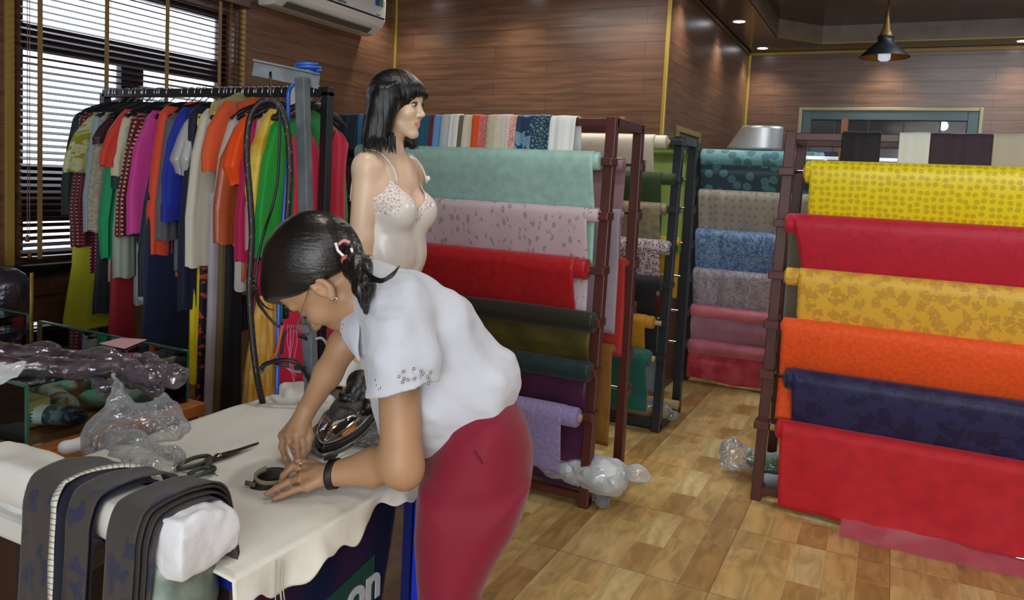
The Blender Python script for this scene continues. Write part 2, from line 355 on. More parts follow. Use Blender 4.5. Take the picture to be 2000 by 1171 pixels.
def floormat():
    m,nt,b=newmat('wood print floor tile');N=nt.nodes.new;L=nt.links.new
    tc=N('ShaderNodeTexCoord');sp=N('ShaderNodeSeparateXYZ');L(tc.outputs['Object'],sp.inputs[0])
    def mth(op,a,bv=None,c=None):
        n=N('ShaderNodeMath');n.operation=op
        for i,x in enumerate((a,bv,c)):
            if x is None: continue
            if isinstance(x,(int,float)): n.inputs[i].default_value=x
            else: L(x,n.inputs[i])
        return n.outputs[0]
    T=.627
    x=mth('DIVIDE',mth('ADD',sp.outputs[0],.52),T);y=mth('DIVIDE',mth('SUBTRACT',sp.outputs[1],2.92),T)
    fx=mth('FRACT',x);fy=mth('FRACT',y);s=mth('MULTIPLY',fx,5);si=mth('FLOOR',s);sf=mth('FRACT',s)
    wn=N('ShaderNodeTexWhiteNoise');wn.noise_dimensions='1D';L(mth('ADD',si,3.3),wn.inputs[1])
    split=mth('ADD',.3,mth('MULTIPLY',wn.outputs[0],.42))
    pc=mth('GREATER_THAN',fy,split)
    cb=N('ShaderNodeCombineXYZ');L(si,cb.inputs[0]);L(pc,cb.inputs[1])
    w2=N('ShaderNodeTexWhiteNoise');w2.noise_dimensions='3D';L(cb.outputs[0],w2.inputs[0])
    cr=N('ShaderNodeValToRGB');L(w2.outputs[0],cr.inputs[0]);e=cr.color_ramp.elements
    e[0].position=0;e[0].color=srgb('#a58450');e[1].position=1;e[1].color=srgb('#d8c590')
    for p_,c_ in((.3,'#b49560'),(.55,'#c8ad74'),(.8,'#b4925f')): q=e.new(p_);q.color=srgb(c_)
    # grain, shifted per strip
    g=N('ShaderNodeCombineXYZ');L(mth('ADD',mth('MULTIPLY',sp.outputs[0],16),mth('MULTIPLY',w2.outputs[0],31)),g.inputs[0]);L(mth('ADD',mth('MULTIPLY',fy,2.6),mth('MULTIPLY',w2.outputs[0],7)),g.inputs[1])
    no=N('ShaderNodeTexNoise');L(g.outputs[0],no.inputs[0]);no.inputs['Scale'].default_value=1;no.inputs['Detail'].default_value=6;no.inputs['Distortion'].default_value=1.2
    c2=N('ShaderNodeValToRGB');L(no.outputs[0],c2.inputs[0]);c2.color_ramp.elements[0].position=.35;c2.color_ramp.elements[0].color=(.62,.58,.5,1);c2.color_ramp.elements[1].position=.66;c2.color_ramp.elements[1].color=(1.18,1.14,1.05,1)
    mx=N('ShaderNodeMix');mx.data_type='RGBA';mx.blend_type='MULTIPLY';mx.inputs['Factor'].default_value=.75;L(cr.outputs[0],mx.inputs['A']);L(c2.outputs[0],mx.inputs['B'])
    # reddish wear clouds
    n3=N('ShaderNodeTexNoise');L(tc.outputs['Object'],n3.inputs[0]);n3.inputs['Scale'].default_value=3.2
    m3=N('ShaderNodeMix');m3.data_type='RGBA';m3.blend_type='MULTIPLY';L(mx.outputs['Result'],m3.inputs['A']);m3.inputs['B'].default_value=(1.0,.72,.5,1)
    mr=N('ShaderNodeMapRange');mr.inputs[1].default_value=.48;mr.inputs[2].default_value=.7;mr.inputs[4].default_value=.38;L(n3.outputs[0],mr.inputs[0]);L(mr.outputs[0],m3.inputs['Factor'])
    # joints
    def edge(f,wd): return mth('LESS_THAN',mth('MINIMUM',f,mth('SUBTRACT',1,f)),wd)
    je=mth('MAXIMUM',edge(fx,.0028),edge(fy,.0028))
    js=mth('MAXIMUM',edge(sf,.012),mth('LESS_THAN',mth('ABSOLUTE',mth('SUBTRACT',fy,split)),.0025))
    m4=N('ShaderNodeMix');m4.data_type='RGBA';L(mth('MULTIPLY',js,.35),m4.inputs['Factor']);L(m3.outputs['Result'],m4.inputs['A']);m4.inputs['B'].default_value=srgb('#d8c79a')
    m5=N('ShaderNodeMix');m5.data_type='RGBA';L(mth('MULTIPLY',je,.8),m5.inputs['Factor']);L(m4.outputs['Result'],m5.inputs['A']);m5.inputs['B'].default_value=srgb('#54401f')
    L(m5.outputs['Result'],b.inputs['Base Color']);b.inputs['Roughness'].default_value=.3;b.inputs['Specular IOR Level'].default_value=.5
    return m
GOLD=mat('gold trim','#b89a4a',.35,.6)
GOLDP=mat('gold paint','#a5873f',.45,.2)
CEILM=mat('dark glossy ceiling','#4a3e36',.22,spec=.6,var=(2.5,'#40352f'))
def st(name,mb,m,**k): o=mb.build(name,m,**k); o['kind']='structure'; return o
st('floor',MB().box((XL-.1,-4.1,-.1),(3.6,YF+.1,0)),floormat())
# left wall with window opening  Y 2.24..3.60, Z 1.03..2.52
wy0,wy1,wz0,wz1=2.27,3.58,1.04,2.5
mb=MB();t=.14
for lo,hi in(((-4.1,0),(wy0,3.2)),((wy1,0),(YB+t,3.2)),((wy0,0),(wy1,wz0)),((wy0,wz1),(wy1,3.2))):
    mb.box((XL-t,lo[0],lo[1]),(XL,hi[0],hi[1]))
st('wall_left',mb,WY)
st('wall_back',MB().box((XL-t,YB,0),(XA,YB+t,3.2)),WX)
st('wall_alcove',MB().box((XA-t,YB+t,0),(XA,YF,3.2)),WY)
# far wall with dark interior window
dx0,dx1,dz1,dz0=PY(1568,216,YF)[0],PY(1913,219,YF)[0],PY(1568,216,YF)[2],1.2
mb=MB()
for lo,hi in(((XA-t,0),(dx0,3.3)),((dx1,0),(3.5,3.3)),((dx0,dz1),(dx1,3.3)),((dx0,0),(dx1,dz0))): mb.box((lo[0],YF,lo[1]),(hi[0],YF+t,hi[1]))
st('wall_far',mb,WX)
st('wall_right',MB().box((3.5,-4.1,0),(3.64,YF+t,3.3)),WY)
mb=MB()
for a,b_ in(((XL-t,0),(-2.6,3.2)),((3.0,0),(3.64,3.2)),((-2.6,0),(3.0,.3)),((-2.6,2.8),(3.0,3.2))): mb.box((a[0],-4.24,a[1]),(b_[0],-4.1,b_[1]))
st('wall_front',mb,WX)
# shopfront glazing bars
mb=MB()
for x in(-2.6,-1.2,.2,1.6,2.96): mb.box((x,-4.2,.3),(x+.05,-4.14,2.8))
mb.box((-2.6,-4.2,2.0),(3,-4.14,2.05)); st('window_3',mb,mat('white shopfront frame','#c8ccd0',.4))
# ceiling with raised tray over the right part of the room
tx0,ty1,tzz=-1.10,8.05,3.17
mb=MB()
mb.box((XL-t,-4.24,ZC),(tx0,YF+t,ZC+.04)); mb.box((tx0,ty1,ZC),(3.64,YF+t,ZC+.04)); mb.box((3.0,-4.24,ZC),(3.64,ty1,ZC+.04)); mb.box((tx0,-4.24,ZC),(3.0,-3.2,ZC+.04))
mb.prism([(tx0,ty1-.42,ZC),(tx0,ty1,ZC),(tx0+.36,ty1,ZC)],(0,0,.04))
mb.box((tx0-.02,-3.22,tzz),(3.02,ty1+.02,tzz+.04))
st('ceiling',mb,CEILM)
mb=MB(); FA=mat('pale tray fascia','#8a7c70',.5,var=(6,'#7b6d61'))
mb.beam((tx0+.36,ty1,ZC+.085),(3.0,ty1,ZC+.085),.015,.17);mb.beam((tx0,ty1-.42,ZC+.085),(tx0+.36,ty1,ZC+.085),.015,.17);mb.beam((tx0,-3.2,ZC+.085),(tx0,ty1-.42,ZC+.085),.015,.17)
st('trim_1',mb,FA)
mb=MB(); mb.beam((tx0+.36,ty1-.005,ZC+.005),(3.0,ty1-.005,ZC+.005),.02,.014);mb.beam((tx0,ty1-.42,ZC+.005),(tx0+.36,ty1,ZC+.005),.02,.014)
st('trim_2',mb,GOLDP)
# gold corner and cornice strips
tr=[((XL+.012,YB-.012,0),(XL+.012,YB-.012,ZC),.026),((XA-.005,YB-.012,0),(XA-.005,YB-.012,ZC),.03),((XA+.012,YF-.012,0),(XA+.012,YF-.012,ZC),.028)]
for i,(a,b_,w_) in enumerate(tr): st('trim_%d'%(3+i),MB().beam(a,b_,w_,w_),GOLD,bevel=.006)
st('trim_6',MB().beam((XA,YF-.012,ZC-.02),(3.5,YF-.012,ZC-.02),.02,.03),GOLDP)
st('trim_7',MB().beam((XA+.012,YB,ZC-.02),(XA+.012,YF,ZC-.02),.02,.022),mat('brown cornice','#6d5a48',.4))
st('trim_8',MB().beam((XL,YB-.01,ZC-.02),(XA,YB-.01,ZC-.02),.02,.03),GOLDP)
da,db_=PX(1321,256,XA),PX(1361,269,XA)
dr_=bpy.data.objects.new('door_1',None);COL.objects.link(dr_);dr_['kind']='structure'
MB().box((XA,da[1],0),(XA+.012,db_[1],db_[2])).build('door_leaf',mat('dark door leaf','#4a3629',.4),dr_)
mb=MB();mb.box((XA,da[1]-.04,db_[2]),(XA+.025,db_[1]+.04,db_[2]+.04));mb.box((XA,db_[1],0),(XA+.025,db_[1]+.04,db_[2]));mb.box((XA,da[1]-.04,0),(XA+.025,da[1],db_[2]));mb.build('door_frame',mat('olive gold door frame','#8f8150',.5,.1),dr_,bevel=.003)
# window frame trim of the interior window
mb=MB()
mb.box((dx0-.035,YF-.02,dz0),(dx0,YF,dz1+.035));mb.box((dx1,YF-.02,dz0),(dx1+.035,YF,dz1+.035));mb.box((dx0,YF-.02,dz1),(dx1,YF,dz1+.035))
st('trim_9',mb,mat('pale gold moulding','#a39a78',.45,.2),bevel=.006)
wf=bpy.data.objects.new('window_2',None);COL.objects.link(wf);wf['kind']='structure'
mb=MB();q=.09;mb.box((dx0,YF-.01,dz0),(dx0+q,YF+.08,dz1));mb.box((dx1-q,YF-.01,dz0),(dx1,YF+.08,dz1));mb.box((dx0+q,YF-.01,dz1-q),(dx1-q,YF+.08,dz1))
mb.build('frame',mat('slate teal frame','#4b6268',.45),wf,bevel=.004)
for i in range(1,5):
    x=dx0+(dx1-dx0)*i/5
    MB().box((x-.008,YF+.03,dz0),(x+.008,YF+.06,dz1-q)).build('glazing_bar',mat('muted bar','#554a42',.5),wf)
gl=mat('dark smoked glass','#3a383c',.08,spec=.6,alpha=.75);MB().box((dx0+q,YF+.04,dz0),(dx1-q,YF+.046,dz1-q)).build('pane',gl,wf)
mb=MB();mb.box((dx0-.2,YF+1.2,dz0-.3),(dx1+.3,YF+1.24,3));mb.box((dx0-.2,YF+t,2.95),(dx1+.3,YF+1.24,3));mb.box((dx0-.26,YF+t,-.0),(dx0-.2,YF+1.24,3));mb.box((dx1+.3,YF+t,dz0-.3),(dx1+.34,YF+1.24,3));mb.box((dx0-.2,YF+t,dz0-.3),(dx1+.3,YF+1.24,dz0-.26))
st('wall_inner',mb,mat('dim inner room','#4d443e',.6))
bp_=PY(1843,246,YF+.7)
tl=thing('glowing_lamp','bright white bulb lamp glowing behind the dark interior window','lamp',bp_)
MB().ball(bp_,(.045,.045,.05),10).build('bulb',mat('lit bulb','#ffffff',emit='#eaf6ff',es=14),tl,smooth=True)
MB().lathe([(0,.12),(.02,.12),(.03,.05),(.04,.04)],16,bp_).build('holder',mat('lamp holder','#d8d8d8',.4),tl,smooth=True)
MB().tube([bp_+[0,0,.12],[bp_[0],bp_[1],2.95]],.004).build('cord',mat('black cord','#101010'),tl)
# panel trim under window and skirting
st('baseboard_left',MB().box((XL,-4,0),(XL+.015,YB,.1)),mat('dark skirting','#2a1a14',.4))
st('baseboard_back',MB().box((XL,YB-.015,0),(XA,YB,.1)),mat('dark skirting back','#2a1a14',.4))
mb=MB();mb.box((XL,-1,.86),(XL+.02,YB-.9,.885)); st('trim_10',mb,mat('brown gold dado','#5a4420',.45))
mb=MB();mb.box((XL-.02,wy0-.1,wz0-.06),(XL+.09,wy1+.08,wz0-.02)); st('trim_11',mb,mat('black sill','#161214',.25),bevel=.006)
mb=MB();mb.box((XL,wy0-.08,wz0-.05),(XL+.02,wy0-.045,wz1+.3));mb.box((XL,wy1+.045,wz0-.05),(XL+.02,wy1+.075,wz1+.05));st('trim_12',mb,GOLDP)
# window frame : purple-brown joinery, transom, mullions, lower board
wn=bpy.data.objects.new('window_1',None);COL.objects.link(wn);wn['kind']='structure'
FR=mat('dark plum window frame','#2a1c26',.4)
mb=MB();X0,X1=XL-.12,XL-.07
mb.box((X0,wy0,wz0),(X1,wy0+.05,wz1));mb.box((X0,wy1-.05,wz0),(X1,wy1,wz1));mb.box((X0,wy0,wz1-.05),(X1,wy1,wz1));mb.box((X0,wy0,wz0),(X1,wy1,wz0+.03))
zt0,zt1=float(PX(82,101,XL-.1)[2]),float(PX(82,53,XL-.1)[2])
mb.box((X0,wy0,zt0),(X1,wy1,zt1));ym=PX(252,180,XL-.1)[1];mb.box((X0,ym-.07,wz0),(X1,ym+.07,zt0))
mb.box((X0,wy0,1.22),(X1,wy1,1.50))
mb.build('frame',FR,wn,bevel=.004)
MB().box((XL-.1,wy0,wz0),(XL-.096,wy1,wz1)).build('pane',mat('clear glass','#f4f8ff',.02,trans=1,alpha=.25),wn)
# venetian blind
vb=thing('venetian_blind','dark wooden venetian blind with gold tapes hanging over the left window','blind',(XL+.05,(wy0+wy1)/2,wz1+.05))
SL=mat('dark plum slat','#3a1c20',.35,var=((3,3,60),'#2c1419'))
by0,by1=wy0-.035,wy1+.03;xb=XL+.045;mb=MB();tl_=math.radians(20);n_=47
for i in range(n_):
    z=wz1+.0-i*.0322
    if z<wz0: break
    a=np.array([math.cos(tl_)*.019,0,math.sin(tl_)*.019]); 
    mb.add([(xb-a[0],by0,z+a[2]),(xb+a[0],by0,z-a[2]),(xb+a[0],by1,z-a[2]),(xb-a[0],by1,z+a[2]),(xb-a[0],by0,z+a[2]+.003),(xb+a[0],by0,z-a[2]+.003),(xb+a[0],by1,z-a[2]+.003),(xb-a[0],by1,z+a[2]+.003)],[(0,1,2,3),(7,6,5,4),(0,4,5,1),(1,5,6,2),(2,6,7,3),(3,7,4,0)])
mb.build('slats',SL,vb)
MB().box((XL,by0-.02,wz1+.03),(XL+.09,by1+.02,wz1+.1)).build('headrail',mat('headrail wood','#4a2620',.35),vb,bevel=.008)
MB().box((XL,by0-.01,wz1+.1),(XL+.06,by1-.0,wz1+.125)).build('pelmet_top',mat('dusty pelmet','#8a7868',.5),vb,bevel=.004)
MB().box((xb-.02,by0,wz0+.0),(xb+.02,by1,wz0+.02)).build('bottom_rail',SL,vb)
TP=mat('gold ladder tape','#8a6c3e',.6)
for px in(79.5,210,328,431): 
    y=PX(px,60,XL+.075)[1]; MB().box((xb+.024,y-.012,wz0+.01),(xb+.027,y+.012,wz1+.05)).build('ladder_tape',TP,vb)
for px in(53,57.5,449,452): 
    y=PX(px,60,XL+.075)[1]; MB().tube([(xb+.032,y,wz1+.04),(xb+.032,y,wz0+(.12 if px<100 else .5))],.0018,6).build('pull_cord',mat('tan cord','#8a6035',.6),vb)
for px,dz in((53,.11),(57.5,.03)):
    y=PX(px,60,XL+.075)[1]; MB().lathe([(0,.02),(.006,.018),(.011,-.012),(0,-.015)],12,(xb+.032,y,wz0+dz)).build('cord_tassel',mat('wood tassel','#7a4a1a',.4),vb,smooth=True)
# ---- air conditioner ----
ay0,ay1=PX(548,20,XL+.22)[1]+.02,PX(748,60,XL+.2)[1]
az=PX(728,70,XL+.12)[2]
ac=thing('air_conditioner','white split air conditioner mounted high on the brown left wall','air conditioner',(XL,(ay0+ay1)/2,az))
prof=[(XL,az+.30),(XL+.17,az+.30),(XL+.215,az+.285),(XL+.225,az+.25),(XL+.22,az+.1),(XL+.20,az+.062),(XL+.13,az+.005),(XL+.09,az),(XL,az+.0)]
ACM=mat('white plastic','#dcdcd6',.35);mb=MB();mb.prism([(x,ay0,z) for x,z in prof],(0,ay1-ay0,0));mb.build('casing',ACM,ac,bevel=.012)
mb=MB();mb.prism([(XL+.2195,ay0+.02,az+.112),(XL+.2265,ay0+.02,az+.112),(XL+.2265,ay0+.02,az+.124),(XL+.2195,ay0+.02,az+.124)],(0,ay1-ay0-.04,0));mb.build('dark_seam',mat('dark blue strip','#1c2238',.3),ac)
mb=MB();mb.beam((XL+.166,ay0+.09,az+.030),(XL+.166,ay1-.12,az+.030),.055,.012,up=(.55,0,-.8));mb.build('louvre',mat('louvre plastic','#b9bab4',.4),ac,bevel=.003)
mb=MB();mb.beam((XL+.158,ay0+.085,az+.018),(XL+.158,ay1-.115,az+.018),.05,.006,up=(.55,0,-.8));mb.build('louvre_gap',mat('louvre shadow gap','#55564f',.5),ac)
mb=MB();mb.box((XL+.2255,ay1-.14,az+.20),(XL+.2275,ay1-.095,az+.262));mb.build('energy_sticker',mat('blue sticker','#2e5a8e',.4),ac)
mb=MB();mb.box((XL+.2255,ay1-.09,az+.20),(XL+.2275,ay1-.045,az+.262));mb.build('energy_sticker',mat('green sticker','#5a8a7a',.4),ac)
def text(s,name,loc,R,size,m,parent=None,ext=.0015,bold=0):
    c=bpy.data.curves.new(name,'FONT');c.body=s;c.size=size;c.extrude=ext;c.align_x='CENTER';c.align_y='CENTER';c.offset=bold
    o=bpy.data.objects.new(name,c);COL.objects.link(o)
    dg=bpy.context.evaluated_depsgraph_get();me=bpy.data.meshes.new_from_object(o.evaluated_get(dg));COL.objects.unlink(o);bpy.data.objects.remove(o)
    V=np.array([v.co[:] for v in me.vertices]);V=V@np.array(R)+np.array(loc)   # rows of R = text x,y,z axes
    return mk(name,V,[p.vertices[:] for p in me.polygons],m,parent,False)
TXG=mat('grey lettering','#5a5f66',.4)
text('SAMSUNG','maker_mark',(XL+.2275,(ay0+ay1)/2+.02,az+.14),[(0,1,0),(0,0,1),(1,0,0)],.022,TXG,ac)
text('Triangle','model_mark',(XL+.2265,ay1-.1,az+.135),[(0,1,0),(0,0,1),(1,0,0)],.014,TXG,ac)
# ---- recessed downlights ----
LE=mat('downlight diffuser','#ffffff',emit='#f2f7ff',es=12);RM=mat('downlight rim','#d8d4cc',.4)
dl=[]
for y in(8.17,6.86,5.55,4.24,2.93,1.6): dl.append((-1.31,y))
for x in(-3.64,-2.65,-1.69): dl.append((x,4.98))
for x in(-.16,.92,2.0): dl.append((x,8.2))
dlab=['round ceiling downlight nearest the gold corner of the far wall','round ceiling downlight second out from the gold far corner','round ceiling downlight third out from the gold far corner']
for i,(x,y) in enumerate(dl):
    if x<-3.6: x=-3.55
    vis=i<2 or i in(9,10)
    d=thing('ceiling_downlight',dlab[i] if i<3 else ('round ceiling downlight above the wide dark interior window' if i in(9,10,11) else 'round recessed ceiling downlight glowing above the brown panelled wall'),'ceiling light',(x,y,ZC),'recessed ceiling downlights')
    MB().lathe([(.045,0),(.055,-.004),(.062,-.004),(.066,0)],28,(x,y,ZC)).build('rim',RM,d,smooth=True)
    MB().lathe([(0,-.003),(.047,-.003)],28,(x,y,ZC)).build('diffuser',LE,d)
    light('downlight_beam','SPOT',(x,y,ZC-.02),26,(1,.93,.82),spot=115,blend=.9,radius=.05)
# ---- pendant lamp ----
pc=P(1727,112,6.1); 
top=np.array([pc[0],pc[1],tzz]);bz=pc[2]
pl=thing('pendant_lamp','black cone shaded pendant lamp with brass stem hanging before the far wall','lamp',(pc[0],pc[1],bz))
BLK=mat('matt black metal','#14181a',.45)
MB().lathe([(.186,0),(.18,.008),(.12,.07),(.058,.125),(.058,.15),(.062,.155),(.062,.165),(.05,.17),(.048,.165),(.05,.12),(.115,.062),(.178,.0)],40,(pc[0],pc[1],bz)).build('lamp_shade',BLK,pl,smooth=True)
MB().lathe([(.176,.001),(.113,.058),(.046,.118)],40,(pc[0],pc[1],bz)).build('shade_lining',mat('copper lining','#9a6432',.4,.3),pl,smooth=True)
MB().lathe([(.05,.17),(.045,.19),(.03,.215),(.012,.32),(.010,.4),(.0,.4)],24,(pc[0],pc[1],bz)).build('stem',mat('brass stem','#8d6a3c',.4,.5),pl,smooth=True)
MB().tube([(pc[0],pc[1],bz+.4),(pc[0],pc[1],tzz-.02)],.005,8).build('cord',BLK,pl)
MB().box((pc[0]-.2,pc[1]-.05,tzz-.02),(pc[0]+.2,pc[1]+.05,tzz)).build('ceiling_plate',mat('grey ceiling plate','#6a5f58',.4),pl)
MB().lathe([(0,-.03),(.03,-.028),(.045,-.015),(.047,.05),(.03,.08),(0,.085)],28,(pc[0],pc[1],bz)).build('bulb',mat('frosted bulb','#cfd0cf',.3,emit='#dfe6ff',es=.5),pl,smooth=True)
# ================= FABRIC RACKS =================
MAR=mat('maroon painted steel','#4f2620',.36,spec=.5,bump=(35,.1,.002))
BKS=mat('black painted steel','#20242a',.35)
CHR=mat('chrome rod','#d8d8dc',.18,1)
CARD=mat('cardboard tube','#b08d5e',.7)
def rackframe(name,label,x0,x1,yf0,yf1,yr,H,m,barz,w=.05,rear=True,lean=0,rodx=None,fb=.06,group=None,rodm=CHR):
    """end frames of two posts, top and bottom rails, hooked brackets with rods"""
    t=thing(name,label,'rack',((x0+x1)/2,(yf0+yr)/2,0),group)
    for X in(x0,x1):
        MB().beam((X,yf0,0),(X+lean,yf1,H),w,w,up=(0,1,0)).build('post',m,t,bevel=.004)
        MB().beam((X,yr,0),(X+lean,yr,H),w,w,up=(0,1,0)).build('post',m,t,bevel=.004)
        MB().beam((X+lean,yf1,H-w/2),(X+lean,yr,H-w/2),w,w).build('top_rail',m,t,bevel=.004)
        MB().beam((X,yf0,.03),(X,yr,.03),w,.05).build('foot_rail',m,t,bevel=.004)
    for y in(yf1,yr): MB().beam((x0+lean,y,H-w/2),(x1+lean,y,H-w/2),.035,.035).build('top_rail',m,t,bevel=.003)
    for y in(yf0,yr): MB().beam((x0,y,.05),(x1,y,.05),.035,.035).build('bottom_rail',m,t,bevel=.003)
    for z in barz:
        yf=yf0+(yf1-yf0)*z/H; lx=lean*z/H
        for X in(x0,x1):
            mb=MB();mb.box((X+lx-w*.72,yf-fb-.02,z-.02),(X+lx+w*.72,yf+w*.3,z+.018));mb.build('bracket',m,t,bevel=.004)
            if rear:
                mb=MB();mb.box((X+lx-w*.6,yr-w*.3,z-.03),(X+lx+w*.6,yr+fb,z+.01));mb.box((X+lx-w*.6,yr+fb-.012,z),(X+lx+w*.6,yr+fb,z+.03));mb.build('bracket',m,t,bevel=.004)
        MB().tube([(x0+lx,yf-fb,z),(x1+lx,yf-fb,z)],.0105,12).build('rod',rodm,t,smooth=True)
        if rear: MB().tube([(x0+lx,yr+fb*.6,z),(x1+lx,yr+fb*.6,z)],.008,10).build('rod',rodm,t,smooth=True)
    return t
def clothG(fx0,fx1,path,nx=60,amp=.006,fr=9,seed=0,hem=.004,gather=0,ax=1):
    """cloth strip: x from fx0(t) to fx1(t); path list of (y,z); folds grow downward"""
    path=np.array(path,float);L=np.r_[0,np.cumsum(np.linalg.norm(np.diff(path,axis=0),axis=1))];Lt=L[-1]
    G=np.zeros((len(path),nx,3));UV=np.zeros((len(path),nx,2));rs=np.random.default_rng(seed);ph=rs.random(6)*7
    s=np.linspace(0,1,nx)
    for i,(y,z) in enumerate(path):
        t=L[i]/Lt;x0=fx0(t) if callable(fx0) else fx0;x1=fx1(t) if callable(fx1) else fx1
        x=x0+(x1-x0)*s; W=abs(x1-x0)
        fold=amp*t**.7*(np.sin(x*fr+ph[0])+.6*np.sin(x*fr*2.3+ph[1]+t)+.4*np.sin(x*fr*4.1+ph[2]+2*t))
        nz=vnoise(np.stack([x*7+seed*3.1,np.full(nx,L[i]*5+seed),np.full(nx,seed*1.7)],-1))*amp*1.2*t**.5
        gt=gather*(vnoise(np.stack([x*38+seed,np.full(nx,L[i]*7.),np.full(nx,3.3+seed)],-1)))*(1-.6*t)
        G[i,:,0]=x;G[i,:,1]=y+fold+nz-abs(gather)*.3+gt;G[i,:,2]=z+(hem*(np.sin(x*6+ph[3])+.6*np.sin(x*15+ph[4])) if i==len(path)-1 or t>.93 else 0)*max(0,(t-.9)*10)
        UV[i,:,0]=x-fx1(0) if callable(fx1) else x;UV[i,:,1]=L[i]
    return G,UV
def bolt(label,x0,x1,yc,zc,r,zend,m,dx0=0,dx1=0,side=-1,back=.03,group='fabric bolts on the racks',amp=.004,core=0,coreside=1,drape0=None,drape1=None,seed=None,hem=.004,gather=0,mroll=None,drapeM=None,rough_end=True,name='fabric_bolt',nextz=.25,fr=9):
    """one roll of cloth on its rod, its free end hanging (side -1: toward the camera)"""
    seed=seed if seed is not None else int(abs(zc*97+x1*31+yc*17))
    t=thing(name,label,'fabric roll',((x0+x1)/2,yc,zc),group)
    rs=np.random.default_rng(seed); n=40; mb=MB()
    # rolled part, spiral ends
    xs=np.r_[x0,x0+.004,np.linspace(x0+.02,x1-.02,26),x1-.004,x1];V=[];UV=[]
    for i,x in enumerate(xs):
        rr=r*(.97 if i in(0,len(xs)-1) else 1)
        for k in range(n):
            a=2*math.pi*k/n;q=rr*(1+.03*math.sin(a*2+x*5)+gather*8*float(vnoise([[x*30,a*2,seed]])[0])+.012*math.sin(x*11+seed))
            V.append((x,yc+q*math.cos(a),zc+q*math.sin(a)));UV.append((x,a*r))
    mb.add(V,[(i*n+k,i*n+(k+1)%n,(i+1)*n+(k+1)%n,(i+1)*n+k) for i in range(len(xs)-1) for k in range(n)],UV)
    for X,sg in((x0,-1),(x1,1)):      # layered ends
        V=[];UV=[];m_=5
        for j in range(m_+1):
            q=r*.97*(1-j/m_*.62)
            for k in range(n):
                a=2*math.pi*k/n;V.append((X+sg*(.004*((j%2)*2-1)+ .002*j),yc+q*math.cos(a),zc+q*math.sin(a)));UV.append((X+q,a*.05))
        mb.add(V,[((j*n+k),(j*n+(k+1)%n),((j+1)*n+(k+1)%n),((j+1)*n+k)) if sg>0 else ((j*n+(k+1)%n),(j*n+k),((j+1)*n+k),((j+1)*n+(k+1)%n)) for j in range(m_) for k in range(n)],UV)
    mb.build('roll',mroll or m,t,smooth=True)
    mb=MB();mb.tube([(x0-(core if coreside<0 else .006),yc,zc),(x1+(core if coreside>0 else .006),yc,zc)],r*.37,16);mb.build('cardboard_core',CARD,t,smooth=True)
    # free end
    R=r+.003;pth=[]
    a0=170 if drapeM else 55
    for a in np.radians(np.linspace(a0,180,14)): pth.append((yc+R*math.cos(a),zc+R*math.sin(a)))
    if side>0: pth=[(yc+R*-math.cos(a),zc+R*math.sin(a)) for a in np.radians(np.linspace(55,180,14))]
    yf=pth[-1][0]; L=zc-zend
    for u in np.linspace(0,1,22)[1:]:
        z=zc-L*u; dz=(zc-z)/nextz
        yy=yf+(-side)*(back+2*r*0+R)*(min(dz,1)**1.4)
        pth.append((yy,z))
    if drapeM and side<0: pth=[(yc+r*.2,zc-r*.6)]+[(y+ (r*1.25)*max(0,1-(zc-z)/.12),z) for y,z in pth[14:]]
    G,U=clothG(drape0 if drape0 else x0+dx0,drape1 if drape1 else x1+dx1,pth,80,amp,fr,seed,hem,gather)
    MB().grid(G,U).build('hanging_cloth',drapeM or m,t,smooth=True,solid=.003)
    return t
def xat(px,py,Y): return float(PY(px,py,Y)[0])
def zat(px,py,Y): return float(PY(px,py,Y)[2])
BZ=[1.655,1.40,1.145,.90,.665,.455]
# ---- rack A : maroon rack left of the aisle ----
rackframe('fabric_rack','maroon steel fabric rack left of the aisle with pale mint roll on its top rod','fabric' and -2.74,-1.215,3.385,3.475,3.89,1.865,MAR,BZ,.05,True)if 0 else None
rackframe('fabric_rack','maroon steel fabric rack left of the aisle holding the pale mint roll',-2.74,-1.215,3.385,3.475,3.89,1.865,MAR,BZ)
def yA(z): return 3.385+.09*z/1.865-.06
F=fab
mint=F('mint silk','#a3cdc2','cloud','#98beb6',22,.42,.1,spec=.5)
lil=F('pale lilac print','#c5b4bb','paisley','#a4939b',26,.5,.1,thr=.24,stretch=(1,.6,1))
red1=F('red brocade','#b01c22','cloud','#a0141f',30,.4,.15)
blk=F('black olive taffeta','#26291f',rough=.35,c2=None);olv=F('olive reverse','#4c4712','cloud','#37340f',8,.5)
tea=F('dark teal taffeta','#1e3735','cloud','#1a2c2c',20,.4);pur=F('dark purple taffeta','#4a1c42','cloud','#3a1531',6,.45)
lav=F('lavender cotton','#8478a6','cloud','#9488b2',60,.8)
bolt('pale mint green silk roll on the top rod of the maroon rack',-2.64,xat(1172,310,3.4),yA(BZ[0]),BZ[0],.042,1.14,mint,dx1=-.022,amp=.004,seed=3)
bolt('pale lilac roll with small grey paisley print below the mint roll',-2.64,xat(1172,420,3.4)-.005,yA(BZ[1]),BZ[1],.032,.9,lil,dx1=-.045,amp=.007,seed=5)
bolt('red brocade roll on the maroon rack below the lilac paisley roll',-2.64,xat(1147,525,3.38),yA(BZ[2]),BZ[2],.05,.86,red1,dx1=-.05,core=.03,amp=.004,seed=6)
bolt('black and olive roll below the red roll on the maroon rack',-2.64,xat(1157,640,3.34),yA(BZ[3])-.005,BZ[3],.05,.66,blk,dx1=-.012,drapeM=olv,amp=.004,seed=7)
bolt('dark teal roll with purple cloth hanging to the floor on the maroon rack',-2.64,xat(1147,735,3.32),yA(BZ[4]),BZ[4],.047,.085,tea,dx1=-.01,drapeM=pur,amp=.006,seed=8,hem=.006)
